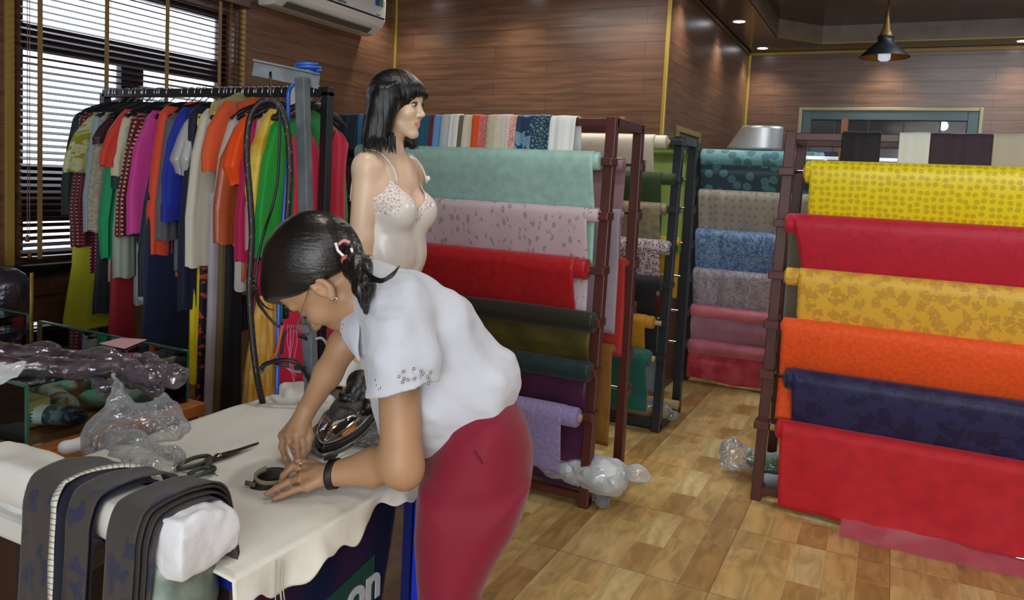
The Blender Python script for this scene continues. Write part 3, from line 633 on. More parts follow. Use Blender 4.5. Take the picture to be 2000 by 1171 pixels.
bolt('lavender roll with a short hanging end on the lowest rod of the maroon rack',-2.55,xat(1127,835,3.3),yA(BZ[5])-.045,BZ[5],.046,.185,lav,drape1=lambda t:xat(1096,880,3.28),core=.02,amp=.004,seed=9,hem=.01,nextz=.6)
# rear-side cloths of rack A
dpk=F('dusty pink cotton','#a98089','cloud','#a07782',9,.6);rd2=F('rust red cotton','#a5281f',rough=.6);amb=F('amber cotton','#8a5c22','cloud','#7a4f1c',9,.6)
gry=F('grey lilac organza','#9a8d9a',rough=.6)
def rear(label,x0,x1,yc,zc,r,zend,m,**k): return bolt(label,x0,x1,yc,zc,r,zend,m,side=1,back=-.02,**k)
rear('dusty pink roll hanging behind the maroon rack posts',-2.5,xat(1226,310,3.93)-.02,3.93,1.655,.035,.72,dpk,amp=.004,seed=11)
bolt('grey lilac length hanging inside the maroon rack',-2.4,xat(1204,600,3.8),3.79,1.40,.02,.77,gry,amp=.004,seed=12,back=0)
bolt('rust red length hanging inside the maroon rack behind the grey lilac one',-2.4,xat(1216,640,3.84),3.845,1.145,.02,.64,rd2,amp=.003,seed=13,back=0)
bolt('amber brown length hanging low inside the maroon rack',-2.4,xat(1199,720,3.78),3.755,.70,.02,.19,amb,amp=.003,seed=14,back=0)
# ---- swatches folded over rack tops ----
def swatch(label,px0,px1,Y,zt,m,drop=.3,py=250,skew=0,yw=.03,name='folded_fabric',amp=.004,grp='fabric lengths folded over the rack tops',thick=.008,z1=0):
    a,b=xat(px0,py,Y-.02),xat(px1,py,Y-.02)
    if a>b:a,b=b,a
    pth=[(Y+yw+.01,zt-drop*.8)]+[(Y+yw+.005,zt-.05)]+[(Y+math.cos(q)*yw,zt+.012*math.sin(q)) for q in np.linspace(.2,math.pi-.2,7)]+[(Y-yw-.004-.012*u,zt-.02-drop*u) for u in np.linspace(0,1,9)]
    k=thing(name,label,'folded cloth',((a+b)/2,Y,zt),grp)
    G,U=clothG(lambda t:a-skew*t,lambda t:b-skew*t+z1*t,pth,24,amp,40,int(px0),.002)
    G[:,:,2]+=0.0012*np.sin(G[:,:,0]*45+px0)
    MB().grid(G,U).build('cloth',m,k,smooth=True,solid=thick)
    return k
pk=F('rose print','#c4706f','vine','#e3b5aa',70,.7,thr=.9);cr1=F('cream damask','#ccc6ab','vine','#b6ae92',80,.6,thr=.6);ivo=F('ivory','#d1cabf',rough=.6)
sw=[('deep navy fabric length folded over the rack top beside the crimson dress',664,704,F('navy dull','#1d3346','cloud','#16273a',12)),
('light blue fabric strip folded over the rack top next to the navy one',703,713,F('light blue strip','#3d87b8')),
('dark slate fabric length partly behind the mannequin hair',712,728,F('slate','#182530')),
('dark green fabric length folded over the rack behind the mannequin neck',796,824,F('bottle green','#173c22')),
('teal blue fabric length folded over the rack beside the mannequin face',823,848,F('teal blue','#1a5f78')),
('narrow maroon fabric strip between the teal and light blue lengths',846,853,F('maroon strip','#6e2230')),
('light sky blue fabric length folded over the rack top',851,870,F('sky blue','#6098cc')),
('pale grey white fabric length between the sky blue and white ones',868,888,F('pale grey','#b9bcc0')),
('white fabric length folded over the rack top beside the taupe one',885,901,F('white cotton','#dcdcda')),
('taupe fabric length folded over the rack top',899,914,F('taupe','#6d6352')),
('cream fabric length between the taupe and orange ones',911,929,F('cream cotton','#cfc9b3')),
('bright orange fabric length folded over the rack top',927,942,F('orange cotton','#d8501c')),
('rose red fabric length with faint pattern folded over the rack top',939,960,F('rose dull','#b5545a','vine','#c97a78',70,thr=.7)),
('cream damask fabric length right of the rose red one',957,982,cr1),
('ivory fabric length left of the pink printed one',980,1000,ivo),
('pink fabric length with small white print left of the blue floral ones',997,1014,pk),
('navy fabric length with large pale blue flowers',1010,1048,F('large blue floral','#1f3a5a','floral','#6b93ab',13,.6,thr=.42,distort=.4)),
('navy fabric length with small dense pale leaves',1046,1079,F('small dark floral','#1c2f45','leaf','#54808c',55,.6,thr=.2,distort=.8)),
('wide white fabric length at the right end of the folded row',1079,1129,F('white linen','#dfe3e2'))]
for i,(lb,a,b,m) in enumerate(sw): swatch(lb,a,b,3.475,1.856,m,.25,skew=.016 if i>2 else 0,thick=.006+.004*(i%3))
# ---- rack B : black rack behind ----
rackframe('fabric_rack','black steel fabric rack behind the maroon one left of the aisle',-2.75,-1.235,4.70,4.82,5.20,1.875,BKS,[1.83,1.60,1.41,1.17,.94,.70,.48],.055,True)
def yB(z): return 4.70+.12*z/1.875-.06
crm=F('cream heavy silk','#c9c2b0',rough=.45)
dgr=F('forest green cotton','#2c4220',rough=.7);tan=F('tan stone print','#8d8266','cloud','#6f6a58',26,.6)
leo=F('leopard print silk','#b3a5a6','leopard','#26222a',38,.5);blk2=F('black cotton','#15161a',rough=.7);gld=F('mustard cotton','#b3811c','cloud','#9c6f14',10);tl2=F('deep teal green cotton','#10564a',rough=.6)
lime=F('lime green cotton','#8fa85a','cloud','#859e4e',5,.7)
bolt('cream silk roll with printed tube end on top of the black rack',-2.7,xat(1302,270,4.75),yB(1.83),1.83,.042,1.42,crm,dx1=-.07,core=.09,amp=.004,seed=21)
bolt('forest green roll second on the black rack',-2.7,xat(1317,345,4.73),yB(1.60),1.60,.036,1.2,dgr,drape1=lambda t:xat(1291,380,4.72),amp=.003,seed=22)
bolt('tan stone printed roll on the black rack',-2.7,xat(1301,412,4.72),yB(1.41),1.41,.036,1.05,tan,dx1=-.03,core=.03,amp=.004,seed=23)
bolt('black and white leopard print roll on the black rack',-2.7,xat(1307,485,4.71),yB(1.17),1.17,.045,.86,leo,drape1=lambda t:xat(1288,520,4.7),amp=.005,seed=24)
bolt('black cotton roll below the leopard print roll',-2.7,xat(1290,556,4.69),yB(.94),.94,.045,.45,blk2,dx1=-.015,core=.03,amp=.003,seed=25)
bolt('mustard yellow roll on the black rack',-2.7,xat(1276,632,4.66),yB(.70)-.02,.70,.04,.47,gld,drape1=lambda t:xat(1257,660,4.62),core=.05,amp=.003,seed=26)
bolt('deep teal green roll lowest on the black rack',-2.7,xat(1272,700,4.65),yB(.48)-.05,.48,.05,.13,tl2,drape1=lambda t:xat(1260,760,4.6),core=.03,amp=.003,seed=27)
rear('lime green cloth hanging at the back of the black rack',-2.6,-1.29,5.235,1.80,.03,1.1,lime,amp=.004,seed=28)
rear('yellow cloth hanging low at the back of the black rack',-2.6,-1.30,5.24,1.17,.03,.78,F('bright yellow cotton','#c9a01e'),amp=.004,seed=29)
bolt('pale grey cloth hanging low inside the black rack',-2.6,xat(1296,700,4.95),4.97,.65,.03,.17,F('pale grey cotton','#8e9aa0'),amp=.004,seed=30,back=0)
bolt('coral printed cloth hanging inside the black rack behind the grey one',-2.6,xat(1303,640,5.05),5.06,.90,.03,.4,F('coral print','#9c4a38','cloud','#7d3428',15),amp=.004,seed=31,back=0)
# ---- rack C : back rack in the alcove ----
rackframe('fabric_rack','black steel fabric rack at the far end of the aisle with teal medallion cloth',-1.40,xat(1615,300,6.15)+.05,6.14,6.16,6.42,1.87,BKS,[1.8,1.52,1.20,.88,.60,.33],.04,False)
x0C=-1.375
tm1=F('light teal medallion brocade','#7cb4bd','rings','#41707a',9.5,.5,thr=.3);tm2=F('dark teal medallion brocade','#3a525e','rings','#6599a3',9.5,.5,thr=.3)
bei=F('beige satin','#b5ada3','dots','#a0978e',17,.4,thr=.22);bl1=F('blue jacquard','#557ab0','vine','#93b0d6',26,.5,thr=.55,distort=.5)
lgr=F('lilac grey jacquard','#a09aa8','vine','#c0bac4',18,.5,thr=.5,distort=.6);rose=F('rose velvet','#c96e80','cloud','#b55c70',6,.5,sheen=.5);vred=F('crimson velvet','#ad2038','cloud','#c95060',7,.6,sheen=.5)
def xr(px,py): return xat(px,py,6.08)
bolt('light teal roll with medallions on the far rack top rod',x0C,xr(1608,300),6.09,1.80,.062,1.42,tm1,drapeM=tm2,amp=.002,seed=41,mroll=tm1,dx1=-.06,back=.02)
bolt('beige satin roll second on the far rack',x0C,xr(1590,380),6.09,1.50,.045,1.1,bei,amp=.010,gather=.010,seed=42,fr=22)
bolt('blue jacquard gathered roll on the far rack',x0C,xr(1580,455),6.09,1.19,.045,.8,bl1,amp=.010,gather=.018,seed=43,fr=18)
bolt('lilac grey gathered roll on the far rack',x0C,xr(1575,525),6.09,.88,.045,.5,lgr,amp=.013,gather=.014,seed=44,fr=16)
bolt('rose pink velvet roll on the far rack',x0C,xr(1560,600),6.09,.585,.05,.27,F('light rose satin','#df8191','cloud','#cf7183',6,.35),drapeM=F('dusty rose satin','#b9879a','cloud','#ad7a8e',5,.4),amp=.004,gather=.004,seed=45)
bolt('crimson velvet roll lowest on the far rack with cloth near the floor',x0C,xr(1545,665),6.09,.30,.055,.05,rose,drapeM=vred,amp=.01,gather=.006,seed=46,hem=.012,fr=12,back=-.03)
# foil ring on top
fr_=PY(1482,292,6.2)
ft=thing('foil_sheet_roll','big silver foil ring standing on top of the far rack','roll',(xat(1475,290,6.25),6.25,1.87))
FO=mat('silver foil','#d5d7da',.38,.75,bump=(160,.35,.004))
xf0,xf1=xat(1444,290,6.25),xat(1523,290,6.25)
G=[];ths=np.linspace(0,2*math.pi,60)
for u in np.linspace(0,1,10):
    row=[]
    for a in ths:
        cx=(xf0+xf1)/2+.01;rx=(xf1-xf0)/2
        sk=-.12*(1-u)*max(0,-math.cos(a))
        row.append((cx+rx*math.cos(a)+sk,6.27+.13*math.sin(a),1.872+u*.185*(1 if a<5 else 1)+.0*a))
    G.append(row)
MB().grid(G).build('foil_band',FO,ft,smooth=True,solid=.002)
# rods with hooks right of the rack and its wooden post
wp=thing('wooden_stand','orange wooden upright stand behind the right rack','stand',(xat(1643,300,5.4),5.4,0))
OW=mat('orange varnished wood','#b5722a',.4,var=((8,8,1.5),'#9c5c1e'))
xo=xat(1645,300,5.4);MB().box((xo-.02,5.38,0),(xo+.02,5.42,zat(1645,231,5.4))).build('upright',OW,wp,bevel=.003)
MB().box((xo+1.3,5.38,0),(xo+1.34,5.42,zat(1645,231,5.4))).build('upright',OW,wp,bevel=.003)
MB().box((xo-.25,5.385,zat(1600,308,5.4)-.012),(xo+1.5,5.415,zat(1600,308,5.4)+.01)).build('cross_bar',CHR,wp)
wp2=thing('wooden_stand','orange wooden stand tops peeking above the cream roll before the back wall','stand',(xat(1150,250,5.1),5.16,0))
for px in(1079,1228): 
    xo=xat(px,250,5.12);MB().beam((xo,4.98,0),(xo,4.98,zat(px,229,5.0)),.035,.03,up=(0,1,0)).build('upright',OW,wp2,bevel=.003);MB().beam((xo,4.98,zat(px,229,5.0)-.03),(xo,5.17,zat(px,229,5.0)-.06),.035,.05).build('arm',OW,wp2,bevel=.003)
# ---- rack D : right rack ----
xD0,xD1=-.505,1.12
BD=[1.655,1.405,1.15,.905,.655,.40]
rackframe('fabric_rack','maroon steel fabric rack at the right holding bright yellow, red, gold and orange rolls',xD0,xD1,3.96,3.97,4.47,1.85,MAR,BD,.05,True,lean=.035)
def yD(z): return 3.905
yel=F('yellow dotted silk','#ecd80a','dots','#cdb60c',32,.42,thr=.36,spec=.5);crs=F('crimson jacquard','#b81a34','vine','#ac1831',9,.5,thr=.25)
gol=F('gold rose damask','#dcb03c','floral','#c4963a',17,.42,thr=.38,distort=.3);org=F('orange cotton silk','#f0581a','cloud','#e04e14',50,.6)
nav=F('navy rose damask','#25264f','floral','#1a1a3d',9,.5,thr=.36,distort=.3);rdd=F('scarlet cotton','#bf1722','cloud','#b0121e',14,.6)
def xd(px,py): return xat(px,py,3.87)
bolt('bright yellow dotted silk roll on the top rod of the right rack',xd(1574,330),1.06,yD(0),BD[0],.052,1.35,yel,dx0=.02,core=.0,coreside=-1,amp=.0035,seed=51)
bolt('crimson jacquard roll below the yellow roll on the right rack',xd(1535,445),1.06,yD(0),BD[1],.046,1.1,crs,drape0=lambda t:xd(1537,440)+.085*min(1,t*1.15)**.8,amp=.003,seed=52)
bolt('gold rose damask roll below the crimson roll on the right rack',xd(1534,545),1.06,yD(0),BD[2],.042,.88,gol,drape0=lambda t:xd(1557,580),amp=.003,seed=53)
bolt('bright orange roll below the gold damask on the right rack',xd(1528,640),1.06,yD(0),BD[3],.04,.43,org,drape0=lambda t:xd(1527,660)-.012*t,amp=.004,seed=54,nextz=.22)
bolt('navy rose damask roll below the orange one on the right rack',xd(1534,750),1.06,yD(0)-.01,BD[4],.05,.36,nav,drape0=lambda t:xd(1543,790)+.012*t,amp=.003,seed=55)
bolt('scarlet red roll lowest on the right rack reaching the floor',xd(1517,848),1.06,yD(0)-.01,BD[5],.045,.03,rdd,drape0=lambda t:xd(1520,900)+.015*t*t,core=.035,coreside=-1,amp=.008,seed=56,hem=.012,back=-.04,nextz=.5)
olg=F('olive grey cotton','#8c8f7c')
bolt('olive grey length hanging behind the posts of the right rack',xat(1537,500,4.3),1.0,4.33,1.38,.02,.75,olg,amp=.004,seed=57,back=0)
sw=[('black fabric length folded over the right rack top',1645,1721,F('black crepe','#191418'),4.0,.3),('cream white fabric length between black and plum ones on the right rack',1757,1817,F('cream white crepe','#cfd2c6'),4.0,.3),
('dark plum brown fabric length folded over the right rack top',1816,1941,F('plum brown crepe','#33202a'),4.0,.3),('beige cream fabric length at the right edge of the right rack top',1940,2010,F('beige crepe','#a9a18c'),4.0,.3)]
for lb,a,b,m,Y,dr in sw: swatch(lb,a,b,3.97,1.838,m,.24,py=265,amp=.002,grp='fabric lengths folded over the right rack top')
# ---- plastic-wrapped rolls on the floor ----
def film(name='clear plastic film',a=.35,c='#dfe6ee',bs=40):
    m,nt,b=newmat(name);N=nt.nodes.new;L=nt.links.new;nt.nodes.remove(b);out=nt.nodes['Material Output']
    tc=N('ShaderNodeTexCoord');vo=N('ShaderNodeTexVoronoi');vo.feature='DISTANCE_TO_EDGE';n2=N('ShaderNodeTexNoise');L(tc.outputs['Object'],n2.inputs[0]);n2.inputs['Scale'].default_value=bs*.4;n2.inputs['Detail'].default_value=3
    ma=N('ShaderNodeVectorMath');ma.operation='MULTIPLY_ADD';L(n2.outputs['Color'],ma.inputs[0]);ma.inputs[1].default_value=(.05,.05,.05);L(tc.outputs['Object'],ma.inputs[2]);L(ma.outputs[0],vo.inputs['Vector']);vo.inputs['Scale'].default_value=bs*.6
    bp=N('ShaderNodeBump');bp.inputs['Strength'].default_value=1;bp.inputs['Distance'].default_value=.02;L(vo.outputs[0],bp.inputs['Height'])
    tr=N('ShaderNodeBsdfTransparent');gl=N('ShaderNodeBsdfGlossy');gl.inputs['Roughness'].default_value=.09;L(bp.outputs[0],gl.inputs['Normal']);fr=N('ShaderNodeFresnel');fr.inputs[0].default_value=1.45;L(bp.outputs[0],fr.inputs['Normal'])
    mu=N('ShaderNodeMath');mu.operation='MULTIPLY_ADD';mu.inputs[1].default_value=.85;mu.inputs[2].default_value=.10;mu.use_clamp=True;L(fr.outputs[0],mu.inputs[0])
    m1=N('ShaderNodeMixShader');L(mu.outputs[0],m1.inputs[0]);L(tr.outputs[0],m1.inputs[1]);L(gl.outputs[0],m1.inputs[2])
    df=N('ShaderNodeBsdfDiffuse');df.inputs[0].default_value=srgb(c);lw=N('ShaderNodeLayerWeight');lw.inputs[0].default_value=.3;mr=N('ShaderNodeMapRange');mr.inputs[3].default_value=a*.22;mr.inputs[4].default_value=min(1,a*1.3);L(lw.outputs['Facing'],mr.inputs[0])
    m2=N('ShaderNodeMixShader');L(mr.outputs[0],m2.inputs[0]);L(m1.outputs[0],m2.inputs[1]);L(df.outputs[0],m2.inputs[2]);L(m2.outputs[0],out.inputs[0])
    return m
FILM=film();FILMW=film('milky plastic film',.8,'#e4e8ec',22)
# white wrapped roll at the foot of rack A
c0=P(1195,905,3.62)
wr=thing('wrapped_fabric_roll','white fabric roll in knotted plastic at the foot of the maroon rack','wrapped roll',(c0[0],c0[1],0))
WH=F('white wrapped cotton','#d5dadd',coord='Object',rough=.7)
e1=np.array([c0[0]-.03,c0[1]+.03,.16]);e0=e1+np.array([-.9,.12,-.03])
dsp=lambda p:.006*vnoise(p*22)+.004*vnoise(p*50)
sdf('roll',[Cap(e0,e1,.07,.082),Ell(e1+[.03,0,.01],(.04,.07,.07),k=.03)],.011,WH,wr,dsp)
sdf('plastic_wrap',[Cap(e0,e1,.076,.09),Ell(e1+[.05,0,.0],(.05,.075,.075),k=.04),Cap(e1+[.09,0,.03],e1+[.15,.01,.045],.018,.034,k=.02),Cap(e1+[.14,.0,.04],e1+[.19,.02,.03],.035,.022,k=.02)],.010,FILMW,wr,lambda p:.01*vnoise(p*18)+.006*vnoise(p*45))
q=PZ(1178,958,.05)
sdf('loose_plastic_tail',[Cap((q[0]-.02,q[1],.11),(q[0],q[1]-.02,.07),.025,.04,k=.02),Cap((q[0],q[1]-.02,.07),(q[0]+.03,q[1]-.09,.035),.04,.03,k=.03),Cap((q[0],q[1]-.02,.07),(q[0]-.03,q[1]-.06,.04),.035,.02,k=.03)],.008,FILM,wr,lambda p:.012*vnoise(p*30)+.006*vnoise(p*70))
# wrapped tan roll at the foot of rack B
c0=P(1300,800,4.95)
w2=thing('wrapped_fabric_roll','tan cardboard rolls in clear plastic on the base of the black rack','wrapped roll',(c0[0],c0[1],0))
MB().tube([(c0[0]-1.2,4.9,.075),(c0[0]+.0,4.86,.07)],.04,20).build('roll',mat('tan paper','#8b7448',.7),w2,smooth=True)
MB().tube([(c0[0]-1.2,5.05,.085),(c0[0]+.03,5.03,.1)],.03,20).build('roll',mat('tan paper light','#a58d5c',.7),w2,smooth=True)
sdf('plastic_wrap',[Cap((c0[0]-1.1,4.92,.075),(c0[0]-.05,4.9,.075),.055,.065),Cap((c0[0]-.05,4.9,.075),(c0[0]+.04,4.88,.07),.05,.03)],.012,FILM,w2,lambda p:.012*vnoise(p*22)+.005*vnoise(p*55))
MB().box((-2.7,4.72,.012),(-1.22,5.2,.03)).build('base_board',BKS,w2) if 0 else MB().box((-2.7,4.72,.0),(-1.22,5.2,.012)).build('floor_board',BKS,tag(thing('base_board','black base board under the black rack','board',(-2,4.95,0))) )
# green bag at the foot of rack D
gb=thing('wrapped_fabric_bundle','green cloth bundle in clear crinkled plastic at the foot of the right rack','wrapped bundle',(xat(1495,930,4.2),4.2,0))
GRN=F('green wrapped cotton','#2c7a45','cloud','#1f5f36',10,coord='Object');g0=P(1490,900,4.25);
sdf('cloth',[Cap((g0[0]-.02,4.25,.1),(g0[0]+.5,4.2,.09),.05,.07)],.012,GRN,gb,lambda p:.008*vnoise(p*20))
sdf('cloth',[Cap((g0[0]+.06,4.1,.055),(g0[0]+.6,4.07,.05),.04,.05)],.012,F('grey wrapped cotton','#8a9298',coord='Object'),gb,lambda p:.006*vnoise(p*20))
sdf('plastic_wrap',[Cap((g0[0]-.12,4.26,.1),(g0[0]+.6,4.17,.09),.06,.09),Ell((g0[0]-.15,4.24,.12),(.07,.07,.09),k=.04)],.011,FILM,gb,lambda p:.016*vnoise(p*18)+.007*vnoise(p*50))
# plastic sleeve roll under rack D
pr_=thing('wrapped_fabric_roll','clear plastic sleeved roll lying on the floor under the scarlet cloth','wrapped roll',(.4,3.78,0))
MB().tube([(xat(1560,1000,3.95),3.98,.06),(1.25,3.98,.06)],.05,20).build('roll',F('plum wrapped cloth','#4a4664'),pr_,smooth=True)
V=[];xs=np.linspace(xat(1600,1000,3.9),1.3,40)
G=[[ (x,3.93-s*(.19+.03*math.sin(x*2.3+1)),.075-.070*s**.7+.004*math.sin(x*7+s*4)*(1-s)+.002*math.sin(x*31+s*9)) for x in np.linspace(xat(1600,1000,3.9)+.10*(1-0),1.3,60)] for s in np.linspace(0,1,14)]
MB().grid(G).build('plastic_sleeve',film('sky sheen tinted film',.14,'#b9bfe6',5),pr_,smooth=True)  # bluish diffuse tint stands in for sky reflected on the clear film
# ================= GARMENT RAIL =================
YG,ZG=2.62,1.885
gx0,gx1=-3.66,xat(640,180,YG)
gr=thing('garment_rail','black square tube garment rail crowded with clothes before the window','clothes rack',((gx0+gx1)/2,YG,0))
GB=mat('black square tube','#15171b',.4)
MB().beam((gx0,YG,ZG),(gx1+.02,YG,ZG),.04,.04).build('rail',GB,gr,bevel=.003)
for X in(gx0,gx1): 
    MB().beam((X,YG,0),(X,YG,ZG),.04,.04).build('post',GB,gr,bevel=.003)
    MB().beam((X,YG-.25,.03),(X,YG+.25,.03),.04,.04).build('foot',GB,gr,bevel=.003)
MB().beam((gx0,YG,.35),(gx1,YG,.35),.03,.03).build('low_rail',GB,gr,bevel=.003)
HK=mat('silver hook wire','#c8c8cc',.25,1);HB=mat('black plastic hanger','#1b1c20',.35)
def hanger_proto():
    t=thing('coat_hanger','black plastic coat hanger with silver hook crowded on the garment rail','coat hanger',(0,0,0),'black coat hangers on the garment rail')
    a=np.linspace(-.3,math.pi+.35,14)
    hook=[(0,.0+.026*math.cos(q),.0+.026*math.sin(q)) for q in a][::-1]
    hook=hook+[(0,0.006,-.03),(0,0,-.045)] if False else [(0,-.026*math.cos(q)*1.0,.026*math.sin(q)) for q in np.linspace(math.pi+.5,-.2,14)]
    hook=hook[:]; hook=[(0,y,z) for _,y,z in hook]+[] 
    pts=[(0,-.024,-.008)]+[(0,-.026*math.cos(q),.026*math.sin(q)) for q in np.linspace(0,math.pi,10)]+[(0,.02,-.022),(0,.002,-.038),(0,0,-.06)]
    MB().tube(spline(pts,3),.0025,6).build('hook',HK,t,smooth=True)
    G=[(0,-.2,-.135),(0,-.17,-.118),(0,-.06,-.072),(0,0,-.06),(0,.06,-.072),(0,.17,-.118),(0,.2,-.135)]
    MB().tube(spline(G,4),[.006]*5+[.011]*15+[.006]*5,8,flat=1.6).build('shoulder_bar',HB,t,smooth=True)
    return t
hp=hanger_proto();hn=0
def place_hanger(x,y=YG):
    global hn
    if hn==0: hp.location=(x,y,ZG);hn=1;return hp
    c=hp.copy();COL.objects.link(c);c.location=(x,y,ZG)
    for ch in hp.children:
        d=ch.copy();COL.objects.link(d);d.parent=c
    hn+=1;return c
def loft(secs,n=28,seed=0,fold=.12,k=7,cap=True,fq=9):
    """secs: (x,y,z,wx,wy) elliptical sections; soft vertical pleats; returns MB"""
    secs=np.array(secs,float);m=len(secs);sp=[]
    # resample
    t=np.linspace(0,m-1,(m-1)*6+1);S=np.array([[np.interp(q,range(m),secs[:,c]) for c in range(5)] for q in t])
    V=[];UV=[];L=0;rs=np.random.default_rng(seed);ph=rs.random(4)*6.28
    for i,s in enumerate(S):
        u=i/(len(S)-1)
        if i: L+=np.linalg.norm(s[:3]-S[i-1][:3])
        for j in range(n):
            a=2*math.pi*j/n
            f=1+fold*min(1,.25+u)*(math.sin(k*a+ph[0]+1.2*math.sin(u*2+ph[2]))*.6+.5*math.sin((k+4)*a+ph[1]+u*3))
            sx=abs(math.cos(a))**.8*np.sign(math.cos(a));sy=abs(math.sin(a))**.8*np.sign(math.sin(a))
            V.append((s[0]+s[3]*sx*(f+ (f-1)*1.5),s[1]+s[4]*sy*(1+(f-1)*.5),s[2]+.006*math.sin(3*a+ph[3])*(u>.97)))
            UV.append((a/6.283*2*(s[3]+s[4]),L))
    F=[(i*n+j,i*n+(j+1)%n,(i+1)*n+(j+1)%n,(i+1)*n+j) for i in range(len(S)-1) for j in range(n)]
    F=[f[::-1] for f in F]
    mb=MB();mb.add(V,F,UV)
    if cap: mb.F.append(tuple(range(n)))
    return mb
def garment(label,px,m,zend=.9,sl=None,slm=None,w=.155,th=.022,ztop=1.80,tilt=0,name='garment',cat='garment',sleeveless=False,ys=-.2,slw=.075,puff=0,py=230,flare=1.0,yoff=0,slx=.0,cuff=None,fold=.12,hang=True,neckdrop=.03,hw=.17,grp='garments on the black rail',bodyw=None,lean=0,x=None,zc=None):
    """x from the photo column of the near shoulder"""
    X=x if x is not None else xat(px,py,YG+ys)
    t=thing(name,label,cat,(X,YG,ztop),grp)
    if hang: place_hanger(X)
    bw=bodyw or w
    # body
    secs=[(X,YG,ztop+.01,.006,.05),(X,YG,ztop-.012,th*.6,.09),(X,YG,ztop-.05,th*.9,hw),(X,YG,ztop-.10,th,hw+.012),(X,YG,ztop-.22,th,bw),(X+lean*.3,YG,(ztop+zend)/2,th*1.1,bw*(1+flare)/2),(X+lean,YG,zend+.01,th*1.2,bw*flare),(X+lean,YG,zend,th*1.1,bw*flare*.985)]
    loft(secs,36,int(px*7),fold,9).build('body',m,t,smooth=True)
    if not sleeveless:
        zs=sl if sl is not None else ztop-.3
        for sg in(-1,1):
            y0=YG+sg*(hw-.02);y1=YG+sg*(hw+.035+yoff);L=ztop-.05-zs
            s=[(X,y0+sg*.0,ztop-.025,.012,.03),(X+.003,y0+sg*.012,ztop-.06,.026,.05),(X+slx*.4,y0+sg*.03,ztop-.07-L*.25,.028*(1+puff),slw*(1+puff*.3)),(X+slx*.8,(y0+y1)/2+sg*.03,ztop-.07-L*.65,.028*(1+puff*1.1),slw*(1.02+puff*.4)),(X+slx,y1,zs+.012,.026*(1+puff*.2),slw*(1 if not puff else .8)),(X+slx,y1,zs,.025,slw*(1 if not puff else .78))]
            loft(s,28,int(px*3+sg),.10 if not puff else .2,6,cap=True).build('sleeve',slm or m,t,smooth=True)
            if cuff is not None:
                s=[(X+slx,y1,zs+.006,.029,slw*1.03),(X+slx,y1,zs-cuff[1],.029,slw*1.05)]
                loft(s,28,5,.03,6,cap=False).build('cuff',cuff[0],t,smooth=True)
    return t
def trousers(label,px,m,z0,z1,w=.10,py=400,ys=-.1,th=.02,grp='trousers and skirts on the black rail',name='trousers',cat='trousers',flare=1.15,dy=0,hem=None,skirt=False):
    X=xat(px,py,YG+ys);t=thing(name,label,cat,(X,YG+dy,z1),grp)
    place_hanger(X)
    mid=(z0+z1)/2;yy=YG+ys
    if skirt:
        loft([(X,yy,z1+.02,th,w*.6),(X,yy,z1-.1,th*1.2,w*.8),(X,yy,mid,th*1.5,w*flare),(X,yy,z0,th*1.8,w*1.2*flare)],48,int(px),.22,13).build('skirt_panel',m,t,smooth=True);return t
    for q in(0,1):
        xx=X-.02*q;y2=yy+.015*q
        loft([(xx,y2,z1,th*.8,w*.8),(xx,y2,z1-.15,th,w*.9),(xx,y2,mid,th*.9,w*.95),(xx,y2,z0+.06,th,w*flare),(xx,y2,z0,th*1.05,w*flare*1.02)],30,int(px)+q,.06,5).build('trouser_leg',m,t,smooth=True)
    loft([(X-.01,yy,z1+.03,th*1.6,w*.78),(X-.01,yy,z1-.02,th*1.8,w*.86)],24,3,.04,4).build('waistband',m,t,smooth=True)
    return t
f=F
dkg=f('black green wool','#1b2a2b');mfo=f('maroon foulard silk','#57152a','foulard','#c9a67c',58,.5,thr=.17);mfo2=f('burgundy foulard silk','#5e1626','foulard','#d2b48c',50,.5,thr=.2)
olf=f('olive leaf print','#8a8b22','floral','#b7b98e',11,.6,thr=.42,distort=.5);bsp=f('beige speckled','#a69f8d','cloud','#8d8676',70,.7)
R_=[]
garment('black green long sleeved jacket at the far left end of the garment rail',148,dkg,.93,sl=1.27,slw=.06,py=230)
garment('maroon gold dotted long dress second from the left on the garment rail',160,mfo,.98,sl=1.12,slw=.045,py=240)
garment('olive green leaf print kimono sleeved top on the garment rail',176,olf,1.25,sl=1.48,slw=.10,py=225,yoff=.03)
garment('pale blue grey garment between the olive and beige tops',188,f('pale blue grey','#8b9fae'),.95,sl=1.2,slw=.05,py=230)
garment('beige speckled shirt with a large pearl button on its sleeve tab',200,bsp,.95,sl=1.21,slw=.062,py=225)
garment('dark brown short sleeved top beside the beige shirt',212,f('dark brown satin','#38222a',rough=.4),1.0,sl=1.62,slw=.07,py=230)
garment('red orange blouse with elbow length sleeve left of the maroon dotted dress',238,f('red orange silk','#cf3f30'),1.05,sl=1.52,slw=.085,py=215,yoff=.02,ztop=1.815)
garment('cream sleeved top with dark green cuff bands',243,f('cream crepe','#c3bda2'),1.1,sl=1.47,slw=.055,cuff=(f('dark green cuff','#123735'),.05),py=235)
garment('burgundy dress with small gold squares right of the red orange blouse',262,mfo2,.98,sl=1.2,slw=.06,py=215,yoff=.02)
garment('bright magenta pink jacket with long straight sleeve',292,f('magenta pink linen','#c83f93'),1.0,sl=1.22,slw=.098,py=215,yoff=.0,ztop=1.81)
garment('coral orange shirt with long buttoned sleeves',318,f('coral orange silk','#d94a2c'),1.02,sl=1.13,slw=.06,py=205,ztop=1.83)
garment('mid grey top squeezed between the coral and royal blue shirts',330,f('mid grey','#5d5d60'),1.05,sl=1.2,slw=.05,py=220)
garment('royal blue shirt with wide turned cuff',352,f('royal blue','#1e2f9c'),1.12,sl=1.36,slw=.082,py=215,cuff=(f('royal blue cuff','#1a2a90'),.07),ztop=1.825)
